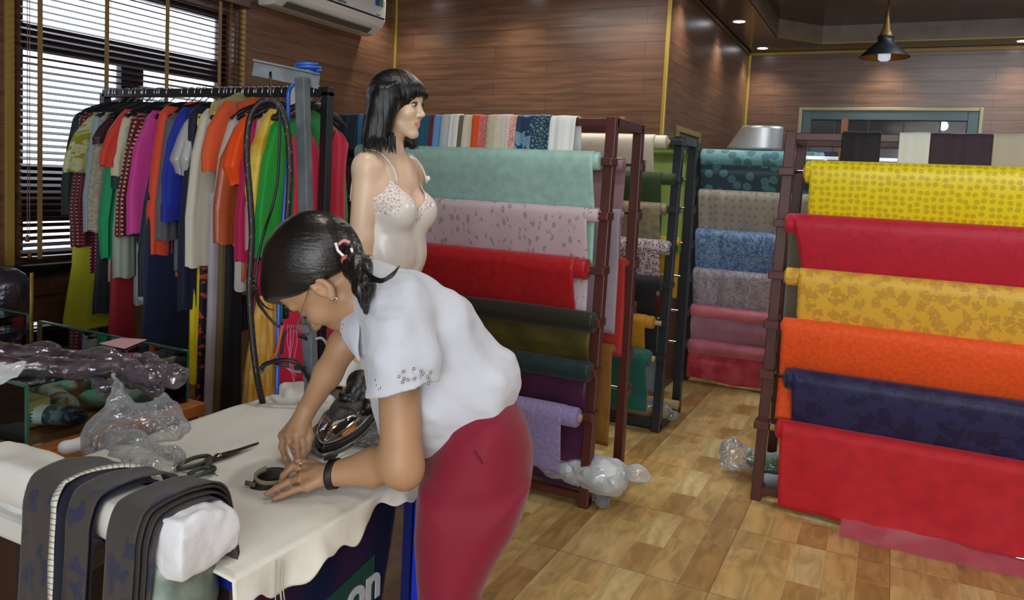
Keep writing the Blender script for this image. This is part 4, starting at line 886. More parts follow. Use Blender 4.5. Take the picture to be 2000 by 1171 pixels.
garment('silver white satin top with short puffed sleeve',366,f('silver satin','#b4b3b2',rough=.3,spec=.7),1.1,sl=1.50,slw=.055,puff=.45,py=240,ztop=1.79)
garment('midnight navy long coat with narrow sleeve right of the puffed satin top',376,f('midnight navy','#161d35'),.75,sl=.9,slw=.05,py=210,ztop=1.83)
garment('ivory white long sleeved jacket right of the navy coat',398,f('ivory linen','#cfc8b5'),.95,sl=1.10,slw=.075,py=230,ztop=1.82)
garment('gold olive damask shawl topping the ivory jacket',412,f('gold olive damask','#9c8b52','cloud','#b4a679',14,.4),1.45,sl=1.48,slw=.05,py=200,ztop=1.87,sleeveless=True,w=.11,hw=.19)
garment('orange collared blouse right of the gold olive shawl',440,f('orange wool','#d4552a'),1.2,sl=1.52,slw=.085,py=210,ztop=1.85,hw=.19)
garment('pale grey beige top behind the burnt orange one',452,f('pale grey beige','#b9b2ac'),1.0,sl=1.25,slw=.075,py=235,ztop=1.79)
garment('burnt orange satin top with wide flared sleeve',463,f('burnt orange satin','#a84c1e',rough=.35,spec=.6),1.05,sl=1.22,slw=.10,py=245,ztop=1.77,yoff=.0)
garment('vivid orange blouse with short puffed sleeve',474,f('vivid orange silk','#e84d16',rough=.45),1.15,sl=1.47,slw=.065,puff=.5,py=235,ztop=1.80)
garment('crimson pink long dress beside the vivid orange blouse',490,f('crimson pink','#b0164f'),.6,sl=1.15,slw=.06,py=260,ztop=1.77)
garment('pale pink garment between the crimson pink dress and yellow top',508,f('pale pink','#c99a9d'),.55,sl=1.2,slw=.05,py=240,ztop=1.80)
garment('yellow cloudy patterned top with gathered sleeve end',521,f('yellow marbled silk','#d8bb52','cloud','#c59a2c',11,.45),.95,sl=1.31,slw=.082,puff=.25,py=235,ztop=1.82)
garment('bright green long sleeved dress left of the crimson dress',534,f('bright green silk','#128a2c',rough=.5),.9,sl=1.18,slw=.075,py=265,ztop=1.78)
garment('pale pink dress hanging half hidden behind the crimson dress',590,f('shell pink','#d8bfc2'),1.0,sleeveless=True,x=gx1-.13,ztop=1.835,w=.12,hw=.15)
garment('emerald green dress half hidden behind the crimson dress',612,f('emerald','#16803a'),.9,sleeveless=True,x=gx1-.10,ztop=1.80)
# crimson dress facing the aisle, with its own hanger
Xc=gx1-.055
CRD=f('crimson dress wool','#c01c42',rough=.7)
cd=thing('dress','sleeveless crimson dress with long side panels hanging at the aisle end of the rail','dress',(Xc,YG,1.75),'garments on the black rail')
place_hanger(Xc)
G=[];UV=[];nz=34;ny=36
for i in range(nz):
    u=i/(nz-1);row=[];uvr=[]
    for j in range(ny*2):
        a=2*math.pi*j/(ny*2);s=math.cos(a)
        wd=np.interp(u,[0,.03,.10,.2,.45,1],[.15,.19,.175,.165,.18,.235]);th=np.interp(u,[0,.1,.4,1],[.008,.02,.028,.04])
        top=1.755-.05*min(1,abs(s)**2*1.0)-(.12*max(0,1-(abs(s)/.55)**2))
        zb=.62;z=top+(zb-top)*u
        pl=.012*u**.5*math.sin(6*s*2.2+1.3*math.sin(u*3))+.006*math.sin(17*s+2*u)
        row.append((Xc+th*math.sin(a)+pl,YG+.035+wd*s,z));uvr.append((s*wd,z))
    row.append(row[0]);uvr.append(uvr[0]);G.append(row);UV.append(uvr)
MB().grid(G,UV).build('body',CRD,cd,smooth=True,solid=.002)
# lower garments
LY=f('lime yellow crepe','#b4b52a');
trousers('lime yellow wide trousers hanging low at the left of the rail',183,LY,.70,1.35,.12,py=540,ys=-.12,flare=1.35)
trousers('dark charcoal trousers beside the lime yellow pair',212,f('charcoal crepe','#20252a'),.80,1.25,.07,py=540,ys=-.14)
trousers('brick red trousers hanging low left of the pale green tunic',240,f('brick red crepe','#9c2130'),.55,1.2,.07,py=560,ys=-.14)
garment('pale green grey tunic showing its hem below the burgundy dress',280,f('pale green grey','#97a394'),.86,sl=1.0,slw=.05,py=540,x=xat(262,560,YG-.15),ztop=1.76,w=.15)
garment('emerald silk slip with gathered end between the olive and burgundy garments',228,f('emerald slip','#159058'),1.02,sl=1.08,slw=.035,py=400,x=xat(213,430,YG-.2),ztop=1.7,puff=.3)
garment('dark slate shirt with silver piped cuff hanging low',300,f('dark slate shirt','#1b2734'),.9,sl=.93,slw=.07,py=520,x=xat(300,530,YG-.2),ztop=1.6,cuff=(f('silver piping','#8f969c'),.006))
trousers('navy blue wide trousers in the middle of the rail',338,f('navy crepe','#171f3f'),.62,1.4,.16,py=560,ys=-.13,flare=1.05)
trousers('bright yellow narrow trousers with turned hems',393,f('bright yellow crepe','#e0cc18'),.56,1.74,.058,py=560,ys=-.15,flare=1.0)
trousers('dark trousers with small red and white floral print beside the yellow pair',404,f('dark red floral','#1e1a26','paisley','#b5452f',30,.6,thr=.35),.42,1.35,.045,py=620,ys=-.14)
trousers('pale lilac grey long trousers right of the floral pair',424,f('pale lilac crepe','#aaa2aa'),.40,1.4,.055,py=620,ys=-.15)
trousers('olive brown long trousers behind the pale lilac pair',441,f('olive brown crepe','#6b5a34'),.40,1.4,.05,py=620,ys=-.13)
trousers('black trousers between the olive and crimson clothes',455,f('black crepe trousers','#16131a'),.40,1.3,.05,py=620,ys=-.12)
trousers('gold marbled gathered skirt below the yellow top',519,f('gold marbled silk','#c4912e','cloud','#d8b565',9,.45),.42,.99,.085,py=680,ys=-.2,skirt=True,name='skirt',cat='skirt')
garment('green patterned skirt hem low behind the navy trousers',285,f('dark emerald print','#0f5c34','cloud','#0a3d28',14),.55,sleeveless=True,x=xat(290,640,YG-.1),ztop=1.3,w=.12,hang=False)
# dark bundle on the chair at the left edge
ch=thing('wrapped_bundle','dark plastic wrapped bundle with gold strap standing at the left edge below the window','bundle',(-3.3,2.15,0))
DB=mat('dark plastic wrap','#221c26',.25,spec=.7,bump=(9,.8,.05),var=(5,'#332a38'))
b0=PX(55,560,-3.05)
sdf('wrapped_body',[Pil((-3.4,b0[1]-.03,.52),(1,0,0),(0,0,1),(0,1,0),[(-.33,-.5),(.33,-.5),(.35,.53),(.30,.58),(-.33,.58)],.075,.05,k=.02)],.02,DB,ch,lambda p:.02*vnoise(p*5)+.008*vnoise(p*14))
a_=P(62,532,np.dot(b0-ORG,CF)-.02);b_=P(60,640,np.dot(b0-ORG,CF)-.05)
MB().tube(spline([a_,a_+[0,0,-.1],b_,b_-[0,0,.2]],5),.008,8,flat=.4).build('gold_strap',mat('gold strap','#8f7a34',.4,.4),ch,smooth=True)
# ================= IRON STAND =================
dS=2.3
pb=PZ(607,745,.845);pb=P(607,745,dS);pt=P(590,152,dS)
xs_,ys_=(pb[0]+pt[0])/2,(pb[1]+pt[1])/2
GS=mat('galvanised steel','#6a7276',.55,.3,var=(14,'#565d61'))
sd=thing('iron_cable_stand','galvanised steel T stand rising beside the table with hoses looped over it','stand',(xs_,ys_,0))
MB().beam((pb[0],pb[1],.0),pb,.028,.028,up=(0,1,0)).build('lower_post',GS,sd,bevel=.002)
MB().beam(pb,pt,.036,.028,up=(0,1,0)).build('post',GS,sd,bevel=.002)
aL=P(494,133,dS-.02);aR=P(624,160,dS+.03);mb=MB();dz=.022
mb.beam(aL,aR,.006,.044);mb.beam(aL+[0,0,.022],aR+[0,0,.022],.04,.006)
mb.build('top_arm',GS,sd,bevel=.001)
h0=P(528,140,dS-.01);MB().tube([h0,P(529,205,dS-.01)],.004,8).build('hook_rod',mat('dark wire','#4a4a4c',.4,.8),sd,smooth=True)
# blue ring coil on top, white string
rc_=P(602,144,dS+.02)+np.array([0,0,.01])
bl=thing('blue_hose','bright blue thin hose coiled on the steel stand top and hanging down','hose',rc_)
BLU=mat('blue hose','#2458b8',.35)
pts=[rc_+np.array([.035*math.cos(a),.035*math.sin(a),.004*a/3]) for a in np.linspace(0,12.5,60)]
MB().tube(pts,.005,8).build('coil',BLU,bl,smooth=True)
MB().tube(spline([rc_+[-.03,0,0],P(572,165,dS+.02),P(563,190,dS+.03),P(563,300,dS+.03),P(556,400,dS+.04),P(551,480,dS+.04),P(546,560,dS+.04),P(543,680,dS+.02),P(541,770,dS)],6),.0065,8).build('hanging_run',BLU,bl,smooth=True)
# white card strip
xw_=xat(574,190,YG-.03);wc=thing('price_card','narrow white plastic strip hanging on the rail beside the steel stand','card',(xw_,YG-.03,ZG))
MB().box((xw_-.02,YG-.033,ZG-.13),(xw_+.02,YG-.019,ZG+.03)).build('strip',mat('white card','#b8bcbb',.5),wc)
# steam hose with braided sleeve, loop over hook rod
def braidmat():
    m,nt,b=newmat('braided black hose');N=nt.nodes.new;L=nt.links.new
    tc=N('ShaderNodeTexCoord');mp=N('ShaderNodeMapping');mp.inputs['Scale'].default_value=(40,24,1);L(tc.outputs['UV'],mp.inputs[0])
    vo=N('ShaderNodeTexVoronoi');L(mp.outputs[0],vo.inputs['Vector']);vo.inputs['Scale'].default_value=1.6
    lt=N('ShaderNodeMath');lt.operation='LESS_THAN';lt.inputs[1].default_value=.17;L(vo.outputs[0],lt.inputs[0])
    mx=N('ShaderNodeMix');mx.data_type='RGBA';mx.inputs['A'].default_value=srgb('#17130f');mx.inputs['B'].default_value=srgb('#8d8478');L(lt.outputs[0],mx.inputs['Factor']);L(mx.outputs['Result'],b.inputs['Base Color'])
    b.inputs['Roughness'].default_value=.55;return m
BRD=braidmat()
hs=thing('steam_hose','thick black braided steam hose looped over the steel stand hook','hose',P(530,190,dS))
dH=dS-.03
MB().tube(spline([P(516,798,dH+.05),P(503,740,dH),P(493,660,dH),P(487,560,dH),P(492,460,dH),P(488,380,dH),P(482,300,dH),P(487,235,dH),P(505,203,dH),P(530,196,dH),P(550,215,dH),P(562,260,dH),P(566,330,dH),P(562,420,dH),P(560,500,dH+.05),P(558,620,dH+.12)],8),.0095,12).build('hose_loop',BRD,hs,smooth=True)
BW=mat('black rubber wire','#0f0f10',.4)
pw=thing('power_cord','thin black power cord hanging beside the braided hose','cord',P(545,220,dS-.03))
MB().tube(spline([P(532,200,dS-.03),P(546,225,dS-.04),P(545,300,dS-.04),P(541,360,dS-.04),P(530,410,dS-.04),P(517,450,dS-.02),P(505,500,dS-.02),P(500,560,dS-.02),P(512,600,dS-.03),P(530,625,dS-.04),P(546,638,dS-.04)],7),.004,8).build('cord',BW,pw,smooth=True)
cb=thing('cable_bundle','tangle of black and orange cables with pink thread beside the steel post','cable',P(560,720,dS))
for pts,r,m in(([P(510,720,dS-.05),P(520,710,dS-.05),P(550,703,dS-.06),P(575,706,dS-.06),P(590,720,dS-.05),P(602,738,dS-.03),P(612,760,dS-.02)],.007,BW),
    ([P(528,706,dS-.02),P(550,712,dS-.03),P(580,718,dS-.02),P(605,718,dS),P(615,712,dS)],.005,BW),([P(552,635,dS-.04),P(546,665,dS-.04),P(540,690,dS-.04),P(530,702,dS-.04)],.0055,mat('orange cable','#b04a22',.5)),
    ([P(575,640,dS-.03),P(560,645,dS-.03),P(552,665,dS-.03),P(550,690,dS-.03)],.004,BW),([P(580,655,dS-.03),P(600,662,dS-.01),P(612,685,dS),P(608,720,dS)],.0055,BW),
    ([P(555,712,dS-.02),P(570,723,dS-.02),P(590,725,dS-.01),P(600,718,dS)],.004,mat('grey cable','#8d8a84',.5)),([P(615,662,dS),P(628,660,dS),P(638,672,dS+.01),P(640,690,dS+.01)],.004,mat('grey cable loop','#9a958c',.5)),
    ([P(512,722,dS-.05),P(509,728,dS-.05)],.006,mat('grey plug tip','#55504a',.4))):
    MB().tube(spline(pts,6),r,8).build('cable',m,cb,smooth=True)
PTH=mat('pink thread','#d66a94',.6)
for i in range(5):
    a=P(562+4*i,634,dS-.06);MB().tube(spline([a,a+np.array([.006*math.sin(i*2),0,-.05]),a+np.array([.012*math.cos(i),0,-.09-.01*i]),a+np.array([.01+.012*math.sin(i),0,-.11-.02*i])],5),.0009,5).build('pink_thread',PTH,cb,smooth=True)
# ================= WORK TABLE =================
ZT=.83
def T2(px,py): return PZ(px,py,ZT)
rA,rB=T2(836,905),T2(508,1098)          # right edge of the top
ed=nrm((rA-rB)*[1,1,0]); nn=np.array([-ed[1],ed[0],0.])   # nn points to the left side
lA=T2(592,757); Wt=abs((lA-rA)@nn); s1=(lA-rB)@ed+.0; s0=-.05
def TB(s,q,z=ZT): p=rB+ed*s+nn*q; return np.array([p[0],p[1],z])
tb=thing('display_freezer','blue glass fronted display freezer used as a work table by the woman',"freezer",TB(s0,Wt/2,0))
sb=(PZ(818,960,ZT-.12)-rB)@ed+.02        # far end of body
BL=mat('blue freezer metal','#1b2fa0',.3,spec=.6);GLD=mat('dark blue glass','#1a2440',.08,spec=.8,coat=.5)
WHT=mat('white freezer lining','#c8ccd2',.4)
mb=MB();ins=.03
mb.prism([TB(s0+.02,ins,.0),TB(s1-.02,ins,.0),TB(s1-.02,Wt-ins,.0),TB(s0+.02,Wt-ins,.0)],(0,0,.08));mb.build('plinth',BL,tb)
MB().prism([TB(s0+.02,ins,ZT-.05),TB(s1-.02,ins,ZT-.05),TB(s1-.02,Wt-ins,ZT-.05),TB(s0+.02,Wt-ins,ZT-.05)],(0,0,.045)).build('top_panel',BL,tb)
for s in(sb-.02,s0+.05): MB().beam(TB(s,ins+.01,.05),TB(s,ins+.01,ZT-.04),.045,.035,up=ed).build('corner_post',BL,tb,bevel=.006)
MB().beam(TB(sb-.075,ins+.004,.05),TB(sb-.075,ins+.004,ZT-.04),.028,.02,up=ed).build('glass_channel',mat('bright blue channel','#1f36c8',.3),tb,bevel=.003)
MB().prism([TB(s0+.05,ins+.02,.08),TB(sb-.0,ins+.02,.08),TB(sb-.0,ins+.03,.08),TB(s0+.05,ins+.03,.08)],(0,0,ZT-.13)).build('glass_side',GLD,tb)
MB().prism([TB(s0+.03,Wt-ins-.02,.08),TB(s1-.03,Wt-ins-.02,.08),TB(s1-.03,Wt-ins,.08),TB(s0+.03,Wt-ins,.08)],(0,0,ZT-.13)).build('back_panel',BL,tb)
MB().prism([TB(sb,ins+.02,.08),TB(sb+.02,ins+.02,.08),TB(sb+.02,Wt-ins,.08),TB(sb,Wt-ins,.08)],(0,0,ZT-.13)).build('end_panel',mat('slate blue end','#3a4258',.4),tb)
MB().prism([TB(s0+.02,ins+.02,.08),TB(s0+.04,ins+.02,.08),TB(s0+.04,Wt-ins,.08),TB(s0+.02,Wt-ins,.08)],(0,0,ZT-.13)).build('end_panel',mat('dark end panel','#211c1e',.5),tb)
# green sign with letters on the side glass
ou=TB(0,ins+.018,0)-TB(0,ins,0)
def side_pt(px,py,q=ins+.018):   # ray hits the side plane
    r=ray(px,py);o=TB(0,q,0);return ORG+r*(((o-ORG)@nn)/(r@nn))
sgn=side_pt(712,1155);sl=sgn@ed-rB@ed
GR=mat('dark green sign','#1f4a44',.25)
z_=sgn[2];MB().prism([TB(sl-.28,ins+.019,z_-.12),TB(sl+.035,ins+.019,z_-.12),TB(sl+.035,ins+.019,z_+.075),TB(sl-.28,ins+.019,z_+.03)],-nn*.002).build('green_sign',GR,tb)
text('on','sign_lettering',side_pt(712,1152,ins+.016),[ed,(0,0,1),-nn],.125,mat('pale grey letters','#b9c0c4',.4),tb,.001,.004)
# cloth
CLT=mat('off white canvas cloth','#e0dfd6',.85,sheen=.2,bump=(7,.35,.02),var=(3,'#d8d5c8'))
ns,nq=130,70;G=[];
smax=s1+.0;Q0=-.0
for i in range(ns):
    s=s0-.03+(smax+.02-(s0-.03))*i/(ns-1);row=[]
    dr=.052+.014*math.sin(s*9+1)+.012*math.sin(s*31)+.006*math.sin(s*83)   # skirt depth right
    
    for j in range(nq):
        if j<16:   # skirt
            u=1-j/15.;w_=.012*math.sin(s*17+2)+.008*math.sin(s*41);p=TB(s,-.014-.012*u+w_*u,ZT+.004-dr*u)
        elif j>nq-10:
            u=(j-(nq-10))/9.;p=TB(s,Wt+.01+.01*u,ZT+.004-.09*u)
        else:
            q=(j-16)/(nq-26.)*Wt;q=min(q,Wt)
            p=TB(s,q,ZT+.006)
            n1=float(vnoise([[s*5,q*5,.3]])[0]);n2=float(vnoise([[s*13,q*13,4.3]])[0])
            ridge=.011*math.exp(-((s-.42+1.3*(q-.1))/.03)**2)*max(0,1-q/.22)+.009*math.exp(-((s-.60-.6*q)/.022)**2)*max(0,1-q/.3)
            p[2]+=.003+.004*n1+.002*n2+ridge
            e=min(q,.03)/.03;p[2]-=(1-e)*.004
        row.append(p)
    G.append(row)
tc_=tag(MB().grid(G).build('table_cloth',CLT,smooth=True,solid=.003),'off white canvas cloth covering the blue freezer with a frayed hanging edge','table cloth')
# corner bundle of the cloth at far left
cbn=T2(588,775);
bd=sdf('folded_canvas',[Ell(cbn+[.02,-.02,.025],(.07,.045,.022),k=.03),Cap(cbn+[-.04,-.03,.012],cbn+[.08,.03,.03],.02,.02,k=.03),Cap(cbn+[.0,-.05,.01],cbn+[.12,-.0,.015],.014,.016,k=.03)],.006,CLT,None,lambda p:.006*vnoise(p*28))
tag(bd,'crumpled fold of white canvas bunched at the far left table corner','cloth')
sth=thing('thread','fine grey thread trailing over the canvas beside the scissors','thread',T2(400,925))
MB().tube(spline([T2(362,905)+[0,0,.012],T2(345,912)+[0,0,.012],T2(340,925)+[0,0,.012],T2(370,932)+[0,0,.012],T2(400,925)+[0,0,.012],T2(425,938)+[0,0,.012]],6),.0012,5).build('strand',mat('grey thread','#86897f',.7),sth,smooth=True)
tf=thing('thread','frayed canvas threads hanging from the cloth edge near the front corner','thread',T2(535,1100))
for i,(x0,x1) in enumerate(((515,519),(526,528),(531,530),(524,532))):
    a=T2(x0,1085)+nn*-.03;MB().tube(spline([a,a+[.0,0,-.06],a+[.006*i,.004,-.10-.01*i]],5),.0012,5).build('strand',mat('frayed thread','#a8a390',.8),tf,smooth=True)
# ---- iron ----
ZI=ZT+.014
nose=PZ(628,893,ZI);heel=PZ(702,812,ZI);id_=nrm((nose-heel)*[1,1,0]);ip=np.array([-id_[1],id_[0],0]);Li=np.linalg.norm(nose-heel)
ir=thing('steam_iron','chrome steam iron with black handle resting on the canvas behind the woman\'s watch hand','iron',(nose+heel)/2)
def io(u,v,z): return heel+id_*u*Li+ip*v+np.array([0,0,z-0.0])
IC=mat('polished chrome','#c9c6c2',.08,1);IB=mat('black bakelite','#141414',.38,bump=(30,.15,.004))
def boat(t): return .062*(1-max(0,(t-.30)/.70)**2.6)**.7 if t<1 else 0
def hull(zs,name,m,cap=True,u0=0.,u1=1.):
    V=[];n=44
    for z,sc,sh in zs:
        for k in range(n):
            a=2*math.pi*k/n; uu=.5-.5*math.cos(a)
            wv=boat(uu)*(1 if uu>.06 else math.sqrt(max(uu,0)/.06))
            u_=u0+(u1-u0)*(.5+(uu-.5)*sc)+sh
            V.append(io(u_,wv*sc*(1 if a<math.pi else -1),z))
    F=[(i*n+k,i*n+(k+1)%n,(i+1)*n+(k+1)%n,(i+1)*n+k) for i in range(len(zs)-1) for k in range(n)]
    mb=MB();mb.add(V,F);mb.F.append(tuple(range(n))[::-1]);mb.F.append(tuple((len(zs)-1)*n+k for k in range(n)));return mb.build(name,m,ir,smooth=True)
hull([(0,1,0),(.008,1.02,0),(.010,1.0,0)],'soleplate',mat('worn steel plate','#8e8c88',.25,.9))
hull([(.010,.97,0),(.022,.98,0),(.026,.96,0)],'lower_skirt',mat('dark iron gap','#1c1b1b',.4))
hull([(.024,.93,0),(.038,.93,-.005),(.055,.82,-.03),(.066,.62,-.07),(.069,.4,-.1)],'chrome_shell',IC)
hull([(.060,.70,-.10),(.072,.68,-.11),(.080,.6,-.12),(.082,.3,-.12)],'heat_cover',mat('grey worn cover','#3a3c3c',.5,bump=(25,.4,.004)))
MB().lathe([(.017,0),(.02,.004),(.02,.026),(.014,.028),(.013,.02),(0,.02)],24,io(.36,-.006,.076)).build('steam_dial',IB,ir,smooth=True)
ih=lambda u,v,z: io(u+.13,v,z*.86)
sdf('handle',[Cap(ih(.25,.005,.085),ih(.12,.008,.105),.022,.024,k=.02),Cap(ih(.12,.008,.105),ih(-.05,.006,.122),.027,.034,k=.02),Cap(ih(-.05,.006,.122),ih(-.2,.0,.10),.034,.028,k=.02),Cap(ih(-.2,0,.10),ih(-.14,0,.05),.025,.026,k=.02),Cap(ih(.0,.045,.10),ih(.16,.055,.075),.022,.026,k=.015),Cap(ih(-.02,.04,.12),ih(.0,.045,.10),.014,.02,k=.015),Cap(ih(-.14,.03,.145),ih(-.2,.045,.15),.016,.014,k=.012)],.004,IB,ir)
MB().tube([ih(-.03,.045,.12),ih(-.07,.055,.128)],.016,14).build('steel_collar',mat('steel collar','#8b8478',.3,.9),ir,smooth=True)
# wire guard around the nose
wp_=[io(.52,-.062,.03),io(.75,-.05,.040),io(.95,-.015,.045),io(1.02,.01,.045),io(.95,.035,.055),io(.75,.06,.07),io(.62,.045,.08),io(.55,.0,.083),io(.50,-.045,.06),io(.52,-.062,.03)]
MB().tube(spline(wp_,6),.0028,8).build('wire_guard',mat('steel wire','#7c7a78',.3,.9),ir,smooth=True)
MB().tube(spline([io(.5,-.066,.02),io(.8,-.052,.012),io(1.03,-.0,.012),io(1.0,.03,.016)],6),.004,8).build('shoe_rail',mat('dull aluminium','#8a8985',.35,.7),ir,smooth=True)
# patterned strip behind iron
ps=T2(742,845);stp=MB();a=T2(712,885)+[0,0,.012];b=T2(775,815)+[0,0,.012];dd=nrm(b-a);pp=np.array([-dd[1],dd[0],0])*.032
G=[[a+(b-a)*u+pp*v+[0,0,.006+.004*math.sin(9*u+2*v)] for v in np.linspace(-1,1,6)] for u in np.linspace(0,1,20)]
tag(stp.grid(G).build('fabric_strip',F('grey patterned strip','#8a8577','vine','#4d4f55',30,.7,coord='Object',thr=1.2),smooth=True,solid=.004),'grey patterned fabric strip lying on the canvas right of the iron','fabric')
# ---- scissors ----
ZS=ZT+.016
sc=thing('tailor_scissors','large dark worn tailor scissors lying on the white canvas','scissors',PZ(430,890,ZS))
SM=mat('worn dark steel','#4b4c48',.35,.8,var=(60,'#2d2e2b'));SG=mat('green worn paint handle','#2f3a33',.5,.3,var=(50,'#55594e'))
tip=PZ(506,867,ZS);piv=PZ(418,897,ZS)
d=nrm(tip-piv);pq=np.cross([0,0,1],d)
for sg,z0 in((1,.0),(-1,.0035)):
    mb=MB();L=np.linalg.norm(tip-piv)
    mb.prism([piv+pq*sg*.013-d*.02+[0,0,z0],piv+pq*sg*.016+d*.04+[0,0,z0],tip-d*.01+pq*.001*sg+[0,0,z0],tip+[0,0,z0],piv-pq*sg*.004+d*.03+[0,0,z0],piv-pq*sg*.006-d*.02+[0,0,z0]],(0,0,.0035));mb.build('blade',SM,sc,bevel=.0012)
MB().lathe([(0,.011),(.006,.0105),(.009,.008),(.010,.0)],20,piv+d*.012).build('pivot_screw',mat('shiny screw','#a8a59c',.2,1),sc,smooth=True)
def loop(c,a_,b_,ang,rr,name,tail):
    pts=[]
    for t in np.linspace(0,2*math.pi,40,endpoint=False):
        u=a_*math.cos(t);v=b_*math.sin(t)*(1+.15*math.cos(t));pts.append(c+d*(u*math.cos(ang)-v*math.sin(ang))+pq*(u*math.sin(ang)+v*math.cos(ang))+[0,0,.006])
    mb=MB();mb.tube(pts,rr,10,closed=True);mb.tube([piv-d*.012+[0,0,.004],tail],[.009,.006],10);mb.build(name,SG,sc,smooth=True)
c1=PZ(379,907,ZS);c2=PZ(394,925,ZS)
loop(c1,.045,.021,.15,.0052,'finger_loop',c1+d*.042+pq*-.008+[0,0,.006]);loop(c2,.031,.017,.0,.0052,'thumb_loop',c2+d*.022+pq*.012+[0,0,.006])
# ---- small dark pouch being sewn ----
pc_=T2(523,955);pm=thing('fabric_pouch','small black and grey fabric piece held under the woman\'s fingers','fabric piece',pc_)
ax1=nrm(T2(580,945)-T2(500,962));ax2=np.cross([0,0,1],ax1)
G=[];
for i in range(5):
    v=i/4;row=[]
    for t in np.linspace(0,2*math.pi,36):
        r1=.036+.003*math.sin(3*t);row.append(pc_+ax1*(r1*math.cos(t)+.012*v)+ax2*(.022+.004*v)*math.sin(t)+[0,0,.008+.022*v*(1+.4*math.sin(t))])
    G.append(row)
MB().grid(G).build('outer_wall',mat('black lining','#121210',.6),pm,smooth=True,solid=.003)
row=[pc_+ax1*((.038)*math.cos(t)+.010)+ax2*(.025)*math.sin(t)+[0,0,.030+.008*math.sin(t)] for t in np.linspace(math.pi*.55,math.pi*1.75,24)]
MB().tube(row,.0035,8,flat=2).build('folded_band',mat('khaki band','#8a8468',.7),pm,smooth=True)
MB().tube([pc_+ax1*-.032+ax2*-.010+[0,0,.02],pc_+ax1*-.050+ax2*.004+[0,0,.024]],.003,6,flat=2).build('fabric_tab',mat('grey tab','#55554a',.7),pm,smooth=True)
MB().tube([pc_+ax1*-.028+[0,0,.009],pc_+ax1*.032+[0,0,.009]],.012,10,flat=.3).build('inner_lining',mat('black lining inside','#0c0c0b',.7),pm,smooth=True)
# ================= PRESSING BOARD =================
BX0,BX1=-1.64,-1.0;BYf,BYb=.855,.965;BT=.95;BH=.07
PAD=mat('white padded cover','#cdccc4',.8,sheen=.2,bump=(8,.25,.015));PAD2=mat('white cotton wrap','#d6d8dc',.8,bump=(16,.5,.01))
pbd=thing('pressing_board','long white padded pressing board on a grey green iron foot in the foreground','ironing board',((BX0+BX1)/2,.91,ZT))
sdf('padded_board',[Pil(((BX0+BX1)/2,.91,BT-BH/2),(1,0,0),(0,1,0),(0,0,1),[(-.32,-.03),(-.29,-.055),(.30,-.055),(.30,.055),(-.27,.062),(-.31,.04)],BH/2,.016,k=.01)],.007,PAD,pbd,lambda p:.003*vnoise(p*16))
sdf('end_wrap',[Pil((BX1-.045,.91,BT-BH/2-.004),(1,0,0),(0,1,0),(0,0,1),[(-.05,-.064),(.057,-.064),(.06,.064),(-.05,.066)],BH/2+.014,.014,k=.01)],.006,PAD2,pbd,lambda p:.003*vnoise(p*22)+.0015*vnoise(p*60))
GGN=mat('grey green chipped paint','#76837a',.4,.2,var=(30,'#5d6a60'))
sdf('iron_foot',[Cap((BX1-.075,.91,BT-BH-.0),(BX1-.075,.91,BT-BH-.03),.058,.062,k=.01),Cap((BX1-.08,.905,ZT+.02),(BX1-.08,.905,ZT-.03),.072,.08,k=.008),Cap((BX1-.08,.905,ZT-.06),(BX1-.09,.90,.03),.045,.06,k=.02),Ell((BX1-.1,.9,.03),(.16,.15,.03),k=.02),Cap((BX1-.1,.91,BT-BH-.01),(-1.5,.91,BT-BH-.012),.02,.02,k=.02)],.006,GGN,pbd)

TRG=F('dark grey navy leaf jacquard','#3c3836','floral','#262a42',13,.6,thr=.22,distort=.6);TRN=F('navy lining','#161a30',rough=.7);TEDGE=mat('dark taupe edge','#2c2826',.7)
def over(name,x0,x1,m,parent,off,df,db,skf=0,skb=0,nx=22,sd=0,amp=.005,solid=.0028):
    """strip of cloth over the board; df/db bottom heights in front and behind; skew of x on each side"""
    yf,yb,zt=BYf-.012-off,BYb+.012+off,BT+.010+off
    pts=[(yf-.03,df)]+[(yf-.012*(1-u)-.0,df+(zt-.05-df)*u) for u in np.linspace(.06,1,16)]
    pts+=[(yf+.012,zt-.012),(yf+.035,zt),(.91,zt+.004),(yb-.03,zt),(yb-.006,zt-.02)]
    pts+=[(yb+.012*u,zt-.05+(db-zt+.05)*u) for u in np.linspace(0,1,12)]
    pts=spline(pts,3);L=np.r_[0,np.cumsum(np.linalg.norm(np.diff(pts,axis=0),axis=1))];G=[];U=[]
    top=L[57];
    for i,(y,z) in enumerate(pts):
        t=(L[i]-top)/ (top if L[i]<top else L[-1]-top+1e-6)   # -1 front bottom .. 0 top .. 1
        sk=skf*(-t)**1.2 if t<0 else skb*t**1.0
        row=[];ur=[]
        for u in np.linspace(0,1,nx):
            x=x0+(x1-x0)*u+sk; a=amp*min(1,abs(t)*1.5)
            dy=a*math.sin(x*70+sd)+.6*a*math.sin(x*31+sd*2+L[i]*6)
            side=-1 if t<0 else 1
            zz=z+.003*math.sin(x*40+sd)*(1-abs(t))
            if z<ZT+.03 and side<0: pass
            row.append((x,y-abs(dy)*1.0 if side<0 else y+abs(dy),zz));ur.append((x,L[i]))
        G.append(row);U.append(ur)
    return MB().grid(G,U).build(name,m,parent,smooth=True,solid=solid)
tr1=thing('draped_trousers','dark grey navy leaf trousers draped over the far part of the pressing board','trousers',(-1.4,.91,BT),'trousers draped on the pressing board')
xw=lambda px,py:float(PZ(px,py,BT+.01)[0])
over('upper_layer',xw(70,930),xw(262,905),TRG,tr1,.010,.3,.86,skf=-.02,skb=.10,sd=1,solid=.004)
over('under_layer',xw(88,940),xw(318,930),TRN,tr1,.004,.35,.86,skf=-.02,skb=.03,sd=2)
over('front_fold',xw(165,960),xw(262,955),TRG,tr1,.016,.32,.93,skf=-.03,skb=.05,sd=3)
